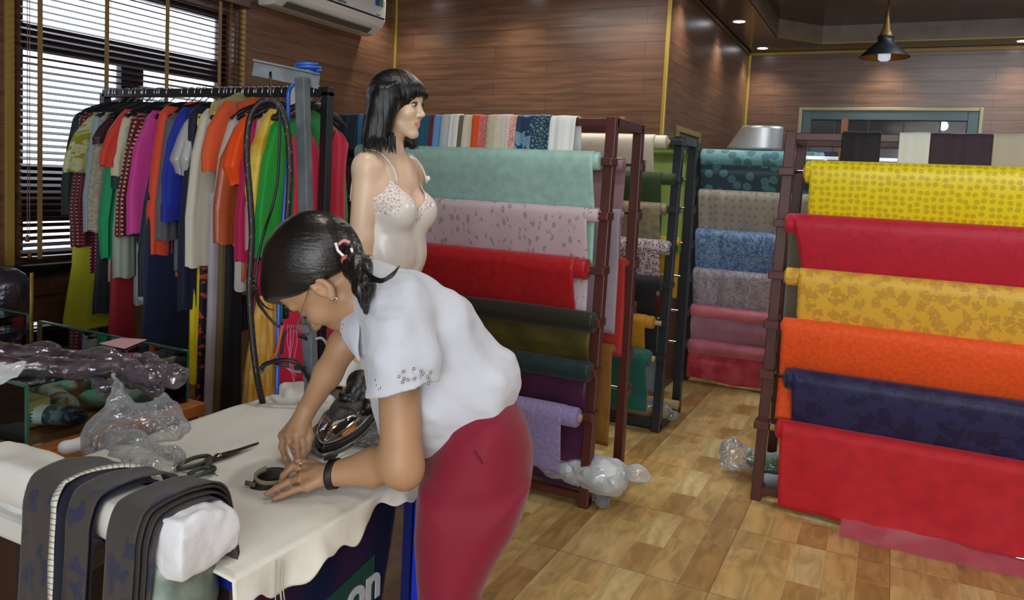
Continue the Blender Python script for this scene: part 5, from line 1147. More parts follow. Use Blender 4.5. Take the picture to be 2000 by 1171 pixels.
# measuring tape over it
mt=thing('measuring_tape','white measuring tape running over the dark trousers on the pressing board','tape measure',(-1.3,.91,BT+.03))
TM,ntt,bb=newmat('white tape with dark ticks');Nn=ntt.nodes.new;Ln=ntt.links.new
tcn=Nn('ShaderNodeTexCoord');spn=Nn('ShaderNodeSeparateXYZ');Ln(tcn.outputs['UV'],spn.inputs[0]);mmn=Nn('ShaderNodeMath');mmn.operation='MULTIPLY';mmn.inputs[1].default_value=100;Ln(spn.outputs[1],mmn.inputs[0]);frn=Nn('ShaderNodeMath');frn.operation='FRACT';Ln(mmn.outputs[0],frn.inputs[0]);ltn=Nn('ShaderNodeMath');ltn.operation='LESS_THAN';ltn.inputs[1].default_value=.22;Ln(frn.outputs[0],ltn.inputs[0])
mxn=Nn('ShaderNodeMix');mxn.data_type='RGBA';mxn.inputs['A'].default_value=srgb('#c4c2b6');mxn.inputs['B'].default_value=srgb('#7d7b72');Ln(ltn.outputs[0],mxn.inputs['Factor']);Ln(mxn.outputs['Result'],bb.inputs['Base Color'])
def tz(px,py,h=.032): return PZ(px,py,BT+h)
tp=[tz(286,912,.018),tz(270,909,.025),tz(240,908,.030),tz(200,913,.032),tz(165,922,.032),tz(140,933,.030),tz(122,945,.024)]
lp=PY(112,955,BYf-.035)
tp+=[PY(107,975,BYf-.045),PY(104,1010,BYf-.05),PY(100,1080,BYf-.055),PY(98,1150,BYf-.06),PY(96,1250,BYf-.06)]
tp=spline(tp,6);T_=np.gradient(tp,axis=0);T_/=np.linalg.norm(T_,axis=1)[:,None];W_=np.array([nrm(np.cross(t_,[0,-.5,.85])) for t_ in T_]);Lc=np.r_[0,np.cumsum(np.linalg.norm(np.diff(tp,axis=0),axis=1))]
MB().grid([[p-w_*.0065,p+w_*.0065] for p,w_ in zip(tp,W_)],[[(0,l),(.013,l)] for l in Lc]).build('tape',TM,mt,smooth=True,solid=.001)
tr2=thing('draped_trousers','dark grey navy trousers folded in layers over the near end of the pressing board','trousers',(-1.1,.91,BT),'trousers draped on the pressing board')
xa,xb_=xw(225,1000),-1.035
for i in range(4):
    o=.022-.0055*i
    over('folded_layer',xa+.012*i,xb_-.008*(3-i),TRG if i in(0,3) else TEDGE,tr2,o,.32+.02*i,.74+.005*i,skf=-.03,skb=.05-.004*i,sd=5+i,solid=.003,amp=.004)
# ---- lower left pads and boards ----
ll=thing('side_table','white padded side board at the left edge below the pressing board','board',(-1.75,.8,.0))
qa,qb=PZ(0,1052,.735),PZ(200,1100,.735)
MB().box((-2.2,qa[1]-.0,.735),(-1.36,qa[1]+.16,.785)).build('padded_top',PAD,ll,bevel=.012)
MB().box((-2.15,qa[1]+.02,0),(-2.1,qa[1]+.12,.735)).build('leg',OW,ll);MB().box((-1.5,qa[1]+.02,0),(-1.45,qa[1]+.12,.735)).build('leg',OW,ll)
wd=thing('wooden_shelf','orange wooden shelf edge under the rolled white pad at the left','shelf',(-1.9,1.05,.0))
wz=PZ(0,1010,.78);wz[1]=max(wz[1],qa[1]+.17);MB().box((-2.4,wz[1],.74),(-1.5,wz[1]+.2,.775)).build('top',OW,wd,bevel=.004)
MB().box((-2.35,wz[1]+.02,0),(-1.55,wz[1]+.18,.74)).build('cabinet_body',mat('dark brown wood','#35231a',.5),wd)
rp=P(10,930,1.95);rl=tag(sdf('rolled_pad',[Cap(rp+[-.25,.02,0],PZ(60,950,.83),.055,.06,k=.01)],.008,PAD2,None,lambda p:.004*vnoise(p*20)),'rolled white pad at the left edge behind the pressing board','cushion')
bs=tag(sdf('rolled_pad',[Cap(PZ(128,872,.83),PZ(158,866,.83),.02,.018,k=.01)],.006,PAD2,None,lambda p:.004*vnoise(p*20)),'small white pad peeking behind the pressing board','cushion')
# ================= GLASS DISPLAY CASES =================
def glassmat(name,tint,g=.02):
    m,nt,b=newmat(name);N=nt.nodes.new;L=nt.links.new;nt.nodes.remove(b);out=nt.nodes['Material Output'];tr=N('ShaderNodeBsdfTransparent');tr.inputs[0].default_value=tint;gl=N('ShaderNodeBsdfGlossy');gl.inputs['Roughness'].default_value=g;fr=N('ShaderNodeFresnel');fr.inputs[0].default_value=1.5
    m1=N('ShaderNodeMixShader');L(fr.outputs[0],m1.inputs[0]);L(tr.outputs[0],m1.inputs[1]);L(gl.outputs[0],m1.inputs[2]);L(m1.outputs[0],out.inputs[0]);return m
GLS=glassmat('greenish clear glass',(.88,.95,.92,1));GED=mat('green glass edge','#2f5a4c',.1,spec=.8);PW=mat('orange wood base','#a8652a',.35,var=((2,10,10),'#8d5120'))
def glasscase(label,x0,x1,y0,y1,z0,z1,g=.006):
    t=thing('glass_display_case',label,'display case',((x0+x1)/2,(y0+y1)/2,z0))
    for nm,lo,hi in(('glass_top',(x0,y0,z1-g),(x1,y1,z1)),('glass_side',(x1-g,y0,z0),(x1,y1,z1-g)),('glass_side',(x0,y0,z0),(x0+g,y1,z1-g)),('glass_front',(x0+g,y0,z0),(x1-g,y0+g,z1-g)),('glass_back',(x0+g,y1-g,z0),(x1-g,y1,z1-g))):
        MB().box(lo,hi).build(nm,GLS,t)
    e=.0035
    for (a,b_) in(((x0,y0,z1),(x1,y0,z1)),((x0,y1,z1),(x1,y1,z1)),((x0,y0,z1),(x0,y1,z1)),((x1,y0,z1),(x1,y1,z1)),((x1,y0,z0),(x1,y0,z1)),((x1,y1,z0),(x1,y1,z1)),((x0,y0,z0),(x0,y0,z1)),((x1,y0,z0),(x1,y1,z0))): MB().beam(a,b_,e*2,e*2,up=(0,1,0)).build('glass_edge',GED,t)
    return t
cx1,cy0,cy1=-1.985,1.205,1.715
g1=glasscase('low glass display case on a wooden base with scarves inside, left of the table',-2.75,cx1,cy0,cy1,.785,.95)
wb=thing('wooden_counter','orange wooden counter carrying the glass display case','counter',(-2.35,1.46,0))
MB().box((-2.8,cy0-.02,.745),(cx1+.05,cy1+.035,.783)).build('top_board',PW,wb,bevel=.003);MB().box((-2.78,cy0+.0,0),(cx1+.03,cy1+.02,.745)).build('body',PW,wb)
MB().box((cx1+.03,cy0+.05,.1),(cx1+.034,cy1-.05,.7)).build('side_panel',mat('darker wood panel','#7e4a1e',.4),wb)
g2=glasscase('second glass display case farther left under the window',-3.55,-2.83,1.25,1.72,.785,.965)
MB().box((-3.6,1.2,0),(-2.82,1.74,.783)).build('cabinet_body',mat('dark wood cabinet','#3a2418',.4),g2)
# wooden box in the case
wbx=thing('wooden_gift_box','pale wooden gift box with white stamp inside the glass case','box',(-2.3,1.33,.787))
PWD=mat('pale plywood','#b8a468',.55,var=((3,12,30),'#a5904f'));b1=PX(116,800,-2.14)
MB().box((-2.62,cy0+.02,.787),(-2.12,cy0+.15,.82)).build('box_base',PWD,wbx,bevel=.002);MB().box((-2.62,cy0+.02,.822),(-2.12,cy0+.15,.862)).build('box_lid',PWD,wbx,bevel=.002)
MB().lathe([(0,0),(.028,0),(.028,.001)],24,(-2.36,cy0+.0192,.828),axis=(0,-1,0)).build('white_stamp',mat('white stamp','#d8d2b8',.5),wbx)
MB().ball((-2.2,cy0+.08,.862),(.03,.02,.001),8).build('lid_mark',mat('brown mark','#6a5a30',.6),wbx)
# scarves
SC=[('pale mint and white scarf roll inside the glass case','#8fc7b4','#c8cfc8',-2.42,1.53,.05),('white and mustard scarf roll with black swirl inside the glass case','#b8bcb8','#b07f30',-2.22,1.44,-.35),('teal green scarf roll at the back inside the glass case','#4f9e86','#2d5a4e',-2.2,1.62,.1),('grey blue scarf roll at the front inside the glass case','#7b8794','#3b434e',-2.12,1.33,.4),('mint scarf roll with grey stripe on the right inside the glass case','#6fb7a2','#a2a8a0',-2.08,1.56,.6),('dark silver scarf roll at the left inside the glass case','#3f3d38','#8d8a80',-2.55,1.42,.2)]
for i,(lb,a,b_,x,y,an) in enumerate(SC):
    s=thing('rolled_scarf',lb,'scarf',(x,y,.79),'rolled scarves in the glass case')
    d_=np.array([math.cos(an),math.sin(an),0]);n_=np.array([-d_[1],d_[0],0])
    zc_=.79+.028
    mb=MB();mb.tube([np.array([x,y,zc_])+d_*u+n_*.006*math.sin(u*30) for u in np.linspace(-.13,.13,14)],[.012,.028]+[.034]*10+[.028,.012],16,flat=.8);mb.build('roll',F('scarf silk %d'%i,a,'floral',b_,16,.45,coord='Object',thr=.5,distort=.5),s,smooth=True)
    MB().tube([np.array([x,y,zc_])+d_*u for u in(-.022,.022)],.0355,18,flat=.8,cap=False).build('paper_band',mat('paper band','#c9ccc6',.6),s,smooth=True)
# pink paper
pq_=[PZ(x,y,.953) for x,y in((198,670),(232,660),(287,663),(240,681))];pq_=[PZ(x,y,.953) for x,y in((194,671),(236,660),(287,663),(243,681))]
MB().prism(pq_,(0,0,.0015)).build('sheet',mat('pale pink paper','#d8a9ae',.6),thing('paper','pale pink sheet of paper on top of the glass case','paper',PZ(240,670,.953)))
# plastic covered dark garments on glass top
DKP=film('dark crinkled plastic',.16,'#c8bcca',30)
gsm=mat('dark plum cloth','#3a2a32',.4,spec=.6,var=(12,'#4a3a40'));nvm=mat('dark navy cloth','#1c1f38',.45,var=(14,'#2a2a48'))
cv=[('dark brown garment in crinkled clear plastic lying along the glass case top',[(0,690),(90,692),(200,705),(290,712),(345,740)],.04,gsm,.972),
('dark plum garment in shiny plastic in front on the glass case top',[(0,712),(80,712),(170,718),(240,712),(300,735)],.035,gsm,.975),
('dark navy plastic covered piece hanging off the glass case front',[(165,718),(190,728),(205,760)],.028,nvm,.96),
('dark navy plastic covered strip dropping over the middle of the glass case',[(230,712),(265,735),(300,762)],.026,nvm,.965)]
for i,(lb,pts,r,m,z) in enumerate(cv):
    p3=[PZ(x,y,z if (i<2 or j<1) else z-.02*j) for j,(x,y) in enumerate(pts)]
    t=thing('plastic_covered_garment',lb,'garment',p3[0],'plastic covered garments on the glass case')
    prs=[Cap(p3[j],p3[j+1],r*.55,r*.55,k=.02) for j in range(len(p3)-1)]
    sq=lambda p,z=z:.0
    sdf('folded_cloth',prs,.008,m,t,lambda p:.010*vnoise(p*14)+.005*vnoise(p*34)+.0)
    sdf('plastic_cover',[Cap(p3[j],p3[j+1],r*.75,r*.75,k=.02) for j in range(len(p3)-1)],.007,DKP,t,lambda p:.012*vnoise(p*[16,20,16])+.007*vnoise(p*44))
# clear plastic bag over case edge and table
pg=thing('plastic_bag','large crumpled clear plastic bag between the glass case and the table','plastic bag',P(270,850,2.0))
dB=1.98
sdf('upper_part',[Cap(P(225,735,dB+.1),P(245,850,dB),.018,.06,k=.03),Cap(P(205,850,dB),P(330,850,dB+.02),.05,.045,k=.05),Cap(P(330,800,dB+.08),P(360,860,dB+.05),.05,.03,k=.04)],.010,FILM,pg,lambda p:.022*vnoise(p*9)+.010*vnoise(p*26)+.005*vnoise(p*60),relax=1)
sdf('lower_part',[Cap(P(225,870,dB-.05),P(330,905,1.78),.04,.035,k=.04),Cap(P(250,900,1.9),P(310,950,1.66),.035,.02,k=.04)],.009,FILM,pg,lambda p:.018*vnoise(p*11)+.009*vnoise(p*30)+.004*vnoise(p*66),relax=1)
p2_=thing('plastic_bag','small milky plastic sheet at the far left above the glass case','plastic bag',P(20,725,1.85))
sdf('sheet',[Pil(P(0,730,1.8),nrm(CR),nrm(CU),-CF,[(-.08,-.04),(.04,-.01),(.06,.03),(.01,.03),(-.03,.045),(-.08,.05)],.012,.02,k=.01)],.006,FILMW,p2_,lambda p:.008*vnoise(p*24))
# ================= PEOPLE =================
def skinmat(name,c,c2,rough=.5,coord='Object'):
    m,nt,b=newmat(name);N=nt.nodes.new;L=nt.links.new
    tc=N('ShaderNodeTexCoord');no=N('ShaderNodeTexNoise');L(tc.outputs['Object'],no.inputs[0]);no.inputs['Scale'].default_value=9;no.inputs['Detail'].default_value=3
    mx=N('ShaderNodeMix');mx.data_type='RGBA';mx.inputs['A'].default_value=srgb(c);mx.inputs['B'].default_value=srgb(c2);L(no.outputs[0],mx.inputs['Factor']);L(mx.outputs['Result'],b.inputs['Base Color'])
    b.inputs['Roughness'].default_value=rough;b.inputs['Subsurface Weight'].default_value=.12;b.inputs['Subsurface Radius'].default_value=(.01,.004,.002);b.inputs['Subsurface Scale'].default_value=.5
    n2=N('ShaderNodeTexNoise');L(tc.outputs['Object'],n2.inputs[0]);n2.inputs['Scale'].default_value=240;bp=N('ShaderNodeBump');bp.inputs['Strength'].default_value=.08;bp.inputs['Distance'].default_value=.001;L(n2.outputs[0],bp.inputs['Height']);L(bp.outputs[0],b.inputs['Normal'])
    return m
def hairmat(name,c,rough,dirv,spec=.6):
    m,nt,b=newmat(name);N=nt.nodes.new;L=nt.links.new
    tc=N('ShaderNodeTexCoord');mp=N('ShaderNodeMapping');L(tc.outputs['Object'],mp.inputs[0]);mp.inputs['Scale'].default_value=dirv
    no=N('ShaderNodeTexNoise');L(mp.outputs[0],no.inputs[0]);no.inputs['Scale'].default_value=1;no.inputs['Detail'].default_value=4
    bp=N('ShaderNodeBump');bp.inputs['Strength'].default_value=.6;bp.inputs['Distance'].default_value=.003;L(no.outputs[0],bp.inputs['Height']);L(bp.outputs[0],b.inputs['Normal'])
    b.inputs['Base Color'].default_value=srgb(c);b.inputs['Roughness'].default_value=rough;b.inputs['Specular IOR Level'].default_value=spec;return m
def headprims(o,Fv,Uv,s=.92,lips=True,nose=1.0,neck=None):
    """o: centre of head between the ears; Fv facing, Uv crown direction"""
    Fv=nrm(Fv);Uv=nrm(np.array(Uv)-Fv*(np.dot(Uv,Fv)));Lv=np.cross(Uv,Fv);B=np.array([Fv,Lv,Uv])
    def q(x,y,z): return np.array(o)+s*(Fv*x+Lv*y+Uv*z)
    E=lambda c,r,k=.012,op='u':Ell(q(*c),np.array(r)*s,B,k*s,op)
    C=lambda a,b,ra,rb,k=.01,op='u':Cap(q(*a),q(*b),ra*s,rb*s,k*s,op)
    pr=[E((-.012,0,.045),(.097,.074,.088)),E((.028,0,-.012),(.058,.058,.085),.02),E((.05,0,.055),(.038,.052,.045),.02),
        C((-.005,.045,-.045),(.058,.012,-.092),.022,.016,.02),C((-.005,-.045,-.045),(.058,-.012,-.092),.022,.016,.02),E((.066,0,-.094),(.017,.019,.015),.014),
        E((.056,.034,-.018),(.026,.024,.024),.016),E((.056,-.034,-.018),(.026,.024,.024),.016),E((.062,0,-.055),(.024,.030,.022),.014),
        C((.078,.014,.036),(.070,.044,.034),.010,.009,.012),C((.078,-.014,.036),(.070,-.044,.034),.010,.009,.012),
        E((.090,.030,.014),(.017,.017,.011),.012,'s'),E((.090,-.030,.014),(.017,.017,.011),.012,'s'),
        E((.068,.030,.012),(.0155,.0155,.0125),.004),E((.068,-.030,.012),(.0155,.0155,.0125),.004),
        C((.080,0,.030),(.094+.010*nose,0,-.016),.0075,.0085,.010),E((.098+.008*nose,0,-.022),(.011,.010,.0095),.007),E((.090,.011,-.026),(.011,.0075,.0075),.006),E((.090,-.011,-.026),(.011,.0075,.0075),.006)]
    if lips:
        pr+=[C((.0835,.0,-.0505),(.073,.021,-.0555),.0068,.003,.004),C((.0835,.0,-.0505),(.073,-.021,-.0555),.0068,.003,.004),C((.082,0,-.0625),(.073,.018,-.059),.0078,.003,.004),C((.082,0,-.0625),(.073,-.018,-.059),.0078,.003,.004),C((.094,.0,-.0562),(.082,.024,-.0566),.0014,.001,.002,'s'),C((.094,.0,-.0562),(.082,-.024,-.0566),.0014,.001,.002,'s')]
    for g in(1,-1):
        pr+=[E((-.016,.075*g,-.004),(.019,.010,.030),.006),E((-.016,.084*g,.0),(.012,.006,.020),.004,'s'),E((-.006,.078*g,-.006),(.007,.007,.010),.004),E((-.010,.077*g,-.030),(.009,.006,.009),.005)]
    return pr,q,B
# ---------- seated at the table: the woman ----------
FwW=nrm(-.52*CR-.84*CU+.26*CF);UwW=nrm(-.86*CR+.50*CU-.02*CF)
s_=1.10;LvW=np.cross(nrm(UwW-FwW*np.dot(UwW,FwW)),FwW)
ear=P(625,561,1.715);oW=ear-LvW*.076*s_+FwW*.014*s_
SKW=skinmat('warm light brown skin','#b28b69','#a37b5a')
LIPW=mat('muted rose lips','#a0685a',.45)
hp_,qW,BW_=headprims(oW,FwW,UwW,s_,nose=.6)
wm=thing('person','woman in a white studded blouse and crimson trousers bending over the table, sewing','person',PZ(880,1600,0))
shN,shF=P(776,640,1.67),P(735,600,1.98)
elN,wrN=P(784,905,1.62),PZ(652,925,.888)
elF,wrF=P(672,672,1.99),P(599,800,1.88)
body=list(hp_)
nk0=qW(-.03,0,-.055);nk1=P(745,585,1.80)
body+=[Cap(nk0,nk1,.052,.060,k=.03),Cap(qW(.0,0,-.06),P(718,612,1.78),.040,.045,k=.03)]
body+=[Cap(P(760,620,1.82),P(900,740,1.82),.085,.08,k=.05),Cap(shN,shF,.045,.045,k=.04)]
body+=[Cap(shN,elN,.047,.043,k=.03),Cap(P(783,892,1.62),P(728,912,1.675),.042,.038,k=.02),Cap(P(728,912,1.675),wrN,.040,.0265,k=.02),Ell(elN+CU*-.02+CR*.008,(.034,.034,.034),k=.03)]
body+=[Cap(shF,elF,.042,.037,k=.03),Cap(elF,P(640,730,1.95),.039,.034,k=.02),Cap(P(640,730,1.95),wrF,.034,.0235,k=.02)]
def hand(w,palmpts,fingers,thumb,rp=.0125,wr=.022):
    pr=[Cap(w,(w*.45+np.mean(palmpts,0)*.55),wr,.020,k=.012)]
    for k_ in palmpts: pr.append(Cap(w*.7+k_*.3,k_,rp*1.15,rp,k=.010))
    for a,b_ in zip(palmpts[:-1],palmpts[1:]): pr.append(Cap(a,b_,rp*.85,rp*.85,k=.006))
    for f_ in fingers+[thumb]:
        pts,r=f_
        for i in range(len(pts)-1): pr.append(Cap(pts[i],pts[i+1],r*(1.08-.1*i),r*(1-.1*i),k=.003))
        for i in range(1,len(pts)-1): pr.append(Ell(pts[i],(r*1.06,)*3,k=.003))
    return pr
# near (left) hand, palm down on the table
kn=[PZ(608,906,.884),PZ(596,917,.882),PZ(590,932,.876),PZ(600,949,.866)]
body+=hand(PZ(648,926,.887),kn,[
  ([kn[0],PZ(582,901,.895),PZ(562,915,.878),PZ(551,938,.852)],.0080),
  ([kn[1],PZ(571,911,.892),PZ(554,928,.876),PZ(545,950,.853)],.0082),
  ([kn[2],PZ(563,941,.877),PZ(540,953,.866),PZ(520,964,.856)],.0078),
  ([kn[3],PZ(573,957,.860),PZ(553,966,.852),PZ(536,973,.847)],.0074)],
  ([PZ(634,912,.872),PZ(612,922,.856),PZ(590,932,.848),PZ(570,940,.846)],.0092))
# far (right) hand, pinching a pin
kf=[P(554,850,1.865),P(566,848,1.85),P(579,848,1.845),P(590,846,1.85)]
body+=hand(P(597,803,1.878),kf,[
  ([kf[0],P(551,872,1.85),P(557,893,1.835),P(567,911,1.825)],.0085),
  ([kf[1],P(563,873,1.835),P(569,893,1.825),P(573,914,1.815)],.0085),
  ([kf[2],P(580,872,1.83),P(583,893,1.825),P(581,910,1.82)],.0080),
  ([kf[3],P(593,868,1.84),P(594,887,1.835),P(590,903,1.83)],.0074)],
  ([P(600,826,1.87),P(606,852,1.855),P(600,876,1.845),P(590,892,1.838)],.0095),rp=.0135,wr=.0205)
# legs, shoes
ftN,ftF=PZ(905,1640,0)+[0,0,.0],PZ(900,1560,0)
kneeN=P(905,1120,1.78);
def wmf(C):
    d=C-np.array(oW);l=d@BW_.T/s_
    return np.where((l[:,0]>.068)&((l[:,1]/.023)**2+((l[:,2]+.0575)/.0115)**2<1),1,0)
wb_=sdf('body',body,.0031,SKW,wm,mats=[SKW,LIPW],mfn=wmf,relax=1)
# eyes (closed down gaze) brows, ear stud, glasses
BRW=mat('dark brow','#2a1d18',.7)
for g in(1,-1):
    MB().tube([qW(.089,.016*g,.034),qW(.090,.030*g,.039),qW(.080,.046*g,.034)],[.002,.0028,.0015],6).build('eyebrow',BRW,wm,smooth=True)
    MB().tube([qW(.083,.018*g,.006),qW(.086,.030*g,.002),qW(.079,.042*g,.006)],.0012,6).build('eyelashes',BRW,wm,smooth=True)
GFM=mat('silver glasses wire','#a9adb3',.2,1);DK=mat('dark glasses rim','#3a3640',.35);LG=mat('lens glass','#e8eef2',.02,alpha=.16,spec=1)
gls=thing('eyeglasses','thin silver wire eyeglasses worn low on the woman\'s face','glasses',qW(.11,0,.0))
for g in(1,-1):
    cE=qW(.112,.031*g,-.003);n1=BW_[1];n2=BW_[2]
    ring=[cE+s_*(n1*.026*math.cos(a)*1.0+n2*.017*math.sin(a)+BW_[0]*(-.006*abs(math.cos(a))*(1 if math.cos(a)*g>0 else 0))) for a in np.linspace(0,2*math.pi,36,endpoint=False)]
    MB().tube(ring,.0011,6,closed=True).build('rim',DK,gls,smooth=True)
    mb=MB();mb.add([cE]+ring,[(0,i+1,(i+1)%36+1) for i in range(36)]);mb.build('lens',LG,gls)
    MB().tube(spline([cE+s_*(n1*.027*g+n2*.004),qW(.100,.066*g,.004),qW(.06,.076*g,.008),qW(.012,.078*g,.016),qW(-.01,.080*g,.018)],5),.0012,6).build('temple_arm',GFM,gls,smooth=True)
MB().tube([qW(.114,.006,.002),qW(.118,0,.004),qW(.114,-.006,.002)],.0011,6).build('bridge',GFM,gls,smooth=True)
for g in(1,): 
    e_=thing('earring','small silver stud earring on the woman\'s ear lobe','earring',qW(-.010,.083*g,-.036))
    MB().tube([qW(-.010,.083,-.034)+s_*(BW_[2]*-.006+BW_[0]*.006*math.cos(a)+BW_[2]*.007*math.sin(a)) for a in np.linspace(0,5.5,14)],.0012,6).build('hoop',mat('silver','#c8c8c4',.2,1),e_,smooth=True);MB().ball(qW(-.010,.084,-.034),.0028,8).build('stud',mat('bright silver','#e0e0dc',.15,1),e_,smooth=True)
# hair
HM=hairmat('black brown hair','#16110f',.34,(60,60,60),.5)
HM.node_tree.nodes['Mapping'].inputs['Scale'].default_value=(26,26,150)
hr=[Ell(qW(-.018,0,.050),np.array((.116,.086,.107))*s_,BW_,k=.01),Ell(qW(.050,0,.068),np.array((.066,.068,.062))*s_,BW_,k=.02)]
cutpt=P(560,578,1.72)
hr+=[Half(-CU*1.0+CR*.05-CF*.22,cutpt,.006),Half(nrm(-CU*.78-CR*.62*-1*.72),P(620,556,1.72),.01)]
def grooves(p): 
    l=(p-oW)@BW_.T; a=np.arctan2(l[:,1],l[:,2]-.04); return .0004*np.sin(a*70+6*l[:,0]*8)+.0004*np.sin(a*131+3)+.0006*vnoise(p*40)
sdf('hair',hr,.0032,HM,wm,grooves,relax=1)
tie=P(684,497,1.75)
# temple locks framing forehead
hs_=[]
for i in range(16):
    a=P(505+6*i,572-.3*i,1.70+.004*i);b=P(512+5.2*i,584+2*math.sin(i*2),1.705+.004*i)
    hs_.append([a+CU*.02,a,b])
mb=MB()
for pts in ([P(497,555,1.74),P(500,580,1.76),P(508,600,1.78),P(520,614,1.79)],[P(500,560,1.74),P(505,582,1.76),P(520,600,1.79),P(536,606,1.80)],[P(496,545,1.75),P(497,570,1.77),P(503,592,1.79)]):
    sp=spline(pts,5);mb.tube(sp,np.linspace(.004,.0008,len(sp)),6)
mb.build('fringe_locks',HM,wm,smooth=True)
# ponytail
PT=hairmat('ponytail hair','#14100e',.36,(120,120,14),.5)
pts=[Cap(P(655,495,1.77),tie,.045,.028,k=.02),Cap(tie,P(698,522,1.70),.026,.029,k=.02),Cap(P(698,522,1.70),P(711,560,1.62),.029,.023,k=.02),Cap(P(711,560,1.62),P(714,608,1.60),.022,.006,k=.015)]
sdf('ponytail',pts,.0032,PT,wm,lambda p:.0009*np.sin((p@CR)*420+40*(p@CU))+.0006*np.sin((p@CR)*900)+.0008*vnoise(p*50))
mb=MB()
for i in range(44):
    r1=rng.random();o1=(rng.random(3)-.5)
    st_=P(708+8*o1[0],520+16*o1[1],1.66+.02*o1[2]);
    e_=P(782-14*r1,518+6*o1[1]+14*r1,1.585)
    sp=spline([st_,P(722+6*o1[0],540+14*o1[1],1.62),P(745,548+9*o1[2],1.585),P(768-6*r1,538+8*o1[0],1.58),e_],5);mb.tube(sp,np.linspace(.0012,.0003,len(sp)),5)
for i in range(10):
    o1=(rng.random(3)-.5);sp=spline([P(705+8*o1[0],520,1.70),P(712,506+10*o1[1],1.72),P(722+10*o1[0],500+10*o1[1],1.73)],4);mb.tube(sp,np.linspace(.002,.0004,len(sp)),5)
for i in range(30):
    o1=(rng.random(3)-.5);sp=spline([P(692+10*o1[0],520,1.70),P(712+18*o1[0],560+10*o1[1],1.60+.02*o1[2]),P(712+14*o1[0],595+8*o1[1],1.59),P(714+8*o1[0],612+10*o1[1],1.585)],5);mb.tube(sp,np.linspace(.0010,.0003,len(sp)),5)
mb.build('loose_strands',PT,wm,smooth=True)['kind']='stuff'
ht=thing('hair_tie','pink and white hair tie holding the woman\'s ponytail','hair tie',tie)
MB().ball(P(678,508,1.70),(.014,.014,.013),12).build('pink_bead',mat('coral bead','#c4645a',.3,spec=.6),ht,smooth=True)
MB().tube(spline([P(660,478,1.715),P(672,470,1.72),P(684,474,1.72)],5),.004,8).build('pink_band',mat('pink band','#c98a86',.5),ht,smooth=True)
MB().tube([P(x,y,1.70) for x,y in((655,474),(660,489),(668,497),(673,501),(676,500),(685,502),(688,492),(686,484))],.0032,8).build('white_clip',mat('white clip','#e6e3e0',.4),ht,smooth=True)
# blouse
WHB=F('white cotton blouse','#c0c4cd',coord='Object',rough=.75,sheen=.3,wr=.35)
def px2(poly,d): return [((x-CX)/FL*d,-(y-CY)/FL*d) for x,y in poly]
dT=1.80
tor=px2([(700,520),(730,512),(765,518),(805,532),(850,556),(895,590),(940,632),(975,668),(1003,694),(1018,722),(1020,745),(1010,775),(992,805),(962,838),(930,866),(900,884),(868,890),(836,884),(800,878),(765,868),(745,845),(733,810),(722,770),(712,735),(700,705),(690,680),(700,640),(700,600),(705,560)],dT)
O=ORG+CF*dT
fdir=nrm(CR*.75-CU*.66)
def fold(p):
    a=p@fdir;b=p@np.cross(fdir,CF);
    hem=np.clip((p-P(930,800,1.8))@nrm(CR*.6-CU*.8)+.10,0,.2)*5
    g=.0045*np.sin(a*46+b*22+1.5*vnoise(p*6))+.008*vnoise(np.stack([a*8,b*26,p@CF*8],1))+.0022*vnoise(p*34)
    return g+.007*hem*np.sin(a*62+3*b*9)*.5
torso_=[Pil(ORG+CF*1.81,CR,CU,CF,tor,.145,.13,k=.012),Cap(P(775,605,1.72),P(840,640,1.76),.085,.10,k=.04),Cap(P(745,600,1.93),P(715,640,1.96),.06,.058,k=.04)]
sleeve_=[Cap(P(776,622,1.67),P(780,660,1.64),.072,.068,k=.03),Cap(P(780,660,1.63),P(788,705,1.605),.070,.071,k=.03),Cap(P(788,705,1.605),P(790,775,1.59),.071,.076,k=.02)]
blo=torso_+sleeve_
ctn=nrm(-CU+CR*.17);ctp=P(790,757,1.59)
bl1_=sdf('blouse',sleeve_+[Cap(P(787,752,1.595),P(790,860,1.585),.055,.068,k=.002,op='s'),Half(ctn,ctp,.002)]+torso_,.0036,WHB,wm,lambda p:fold(p)+.003*np.sin((p@CF)*50+(p@CR)*26+2*vnoise(p*5)),relax=1)
# cuff band hem and studs
STD=mat('silver studs','#b8b6b0',.18,1)
cc=P(789,752,1.643);mb=MB();R0=.0745
ring=[cc+CR*R0*math.cos(a)+CF*R0*math.sin(a)+CU*(.16*R0*math.cos(a)) for a in np.linspace(0,2*math.pi,48,endpoint=False)]

stp_=[(737,752),(741,760),(735,742),(745,758),(742,735),(748,731),(752,735),(757,728),(762,739),(769,742),(779,735),(788,725),(789,739),(786,746),(797,741),(808,720),(809,739),(822,724),(824,731),(826,728),(835,736),(838,742),(837,748),(841,727)]
mb=MB()
def hitp(x,y,pts_,d0):  # first front crossing with the blouse field
    r=ray(x,y);ds=np.linspace(d0-.2,d0+.2,160);pp_=ORG+ds[:,None]*r;v=field(blo,pp_)
    i=np.argmax(v<0.002);return pp_[i]
pq2=[]
for x,y in stp_:
    p=hitp(x,y,None,1.60);mb.ball(p,(.0034,.0034,.0034),5);pq2.append(p)
mb.build('sleeve_studs',STD,wm,smooth=True)['kind']='stuff'
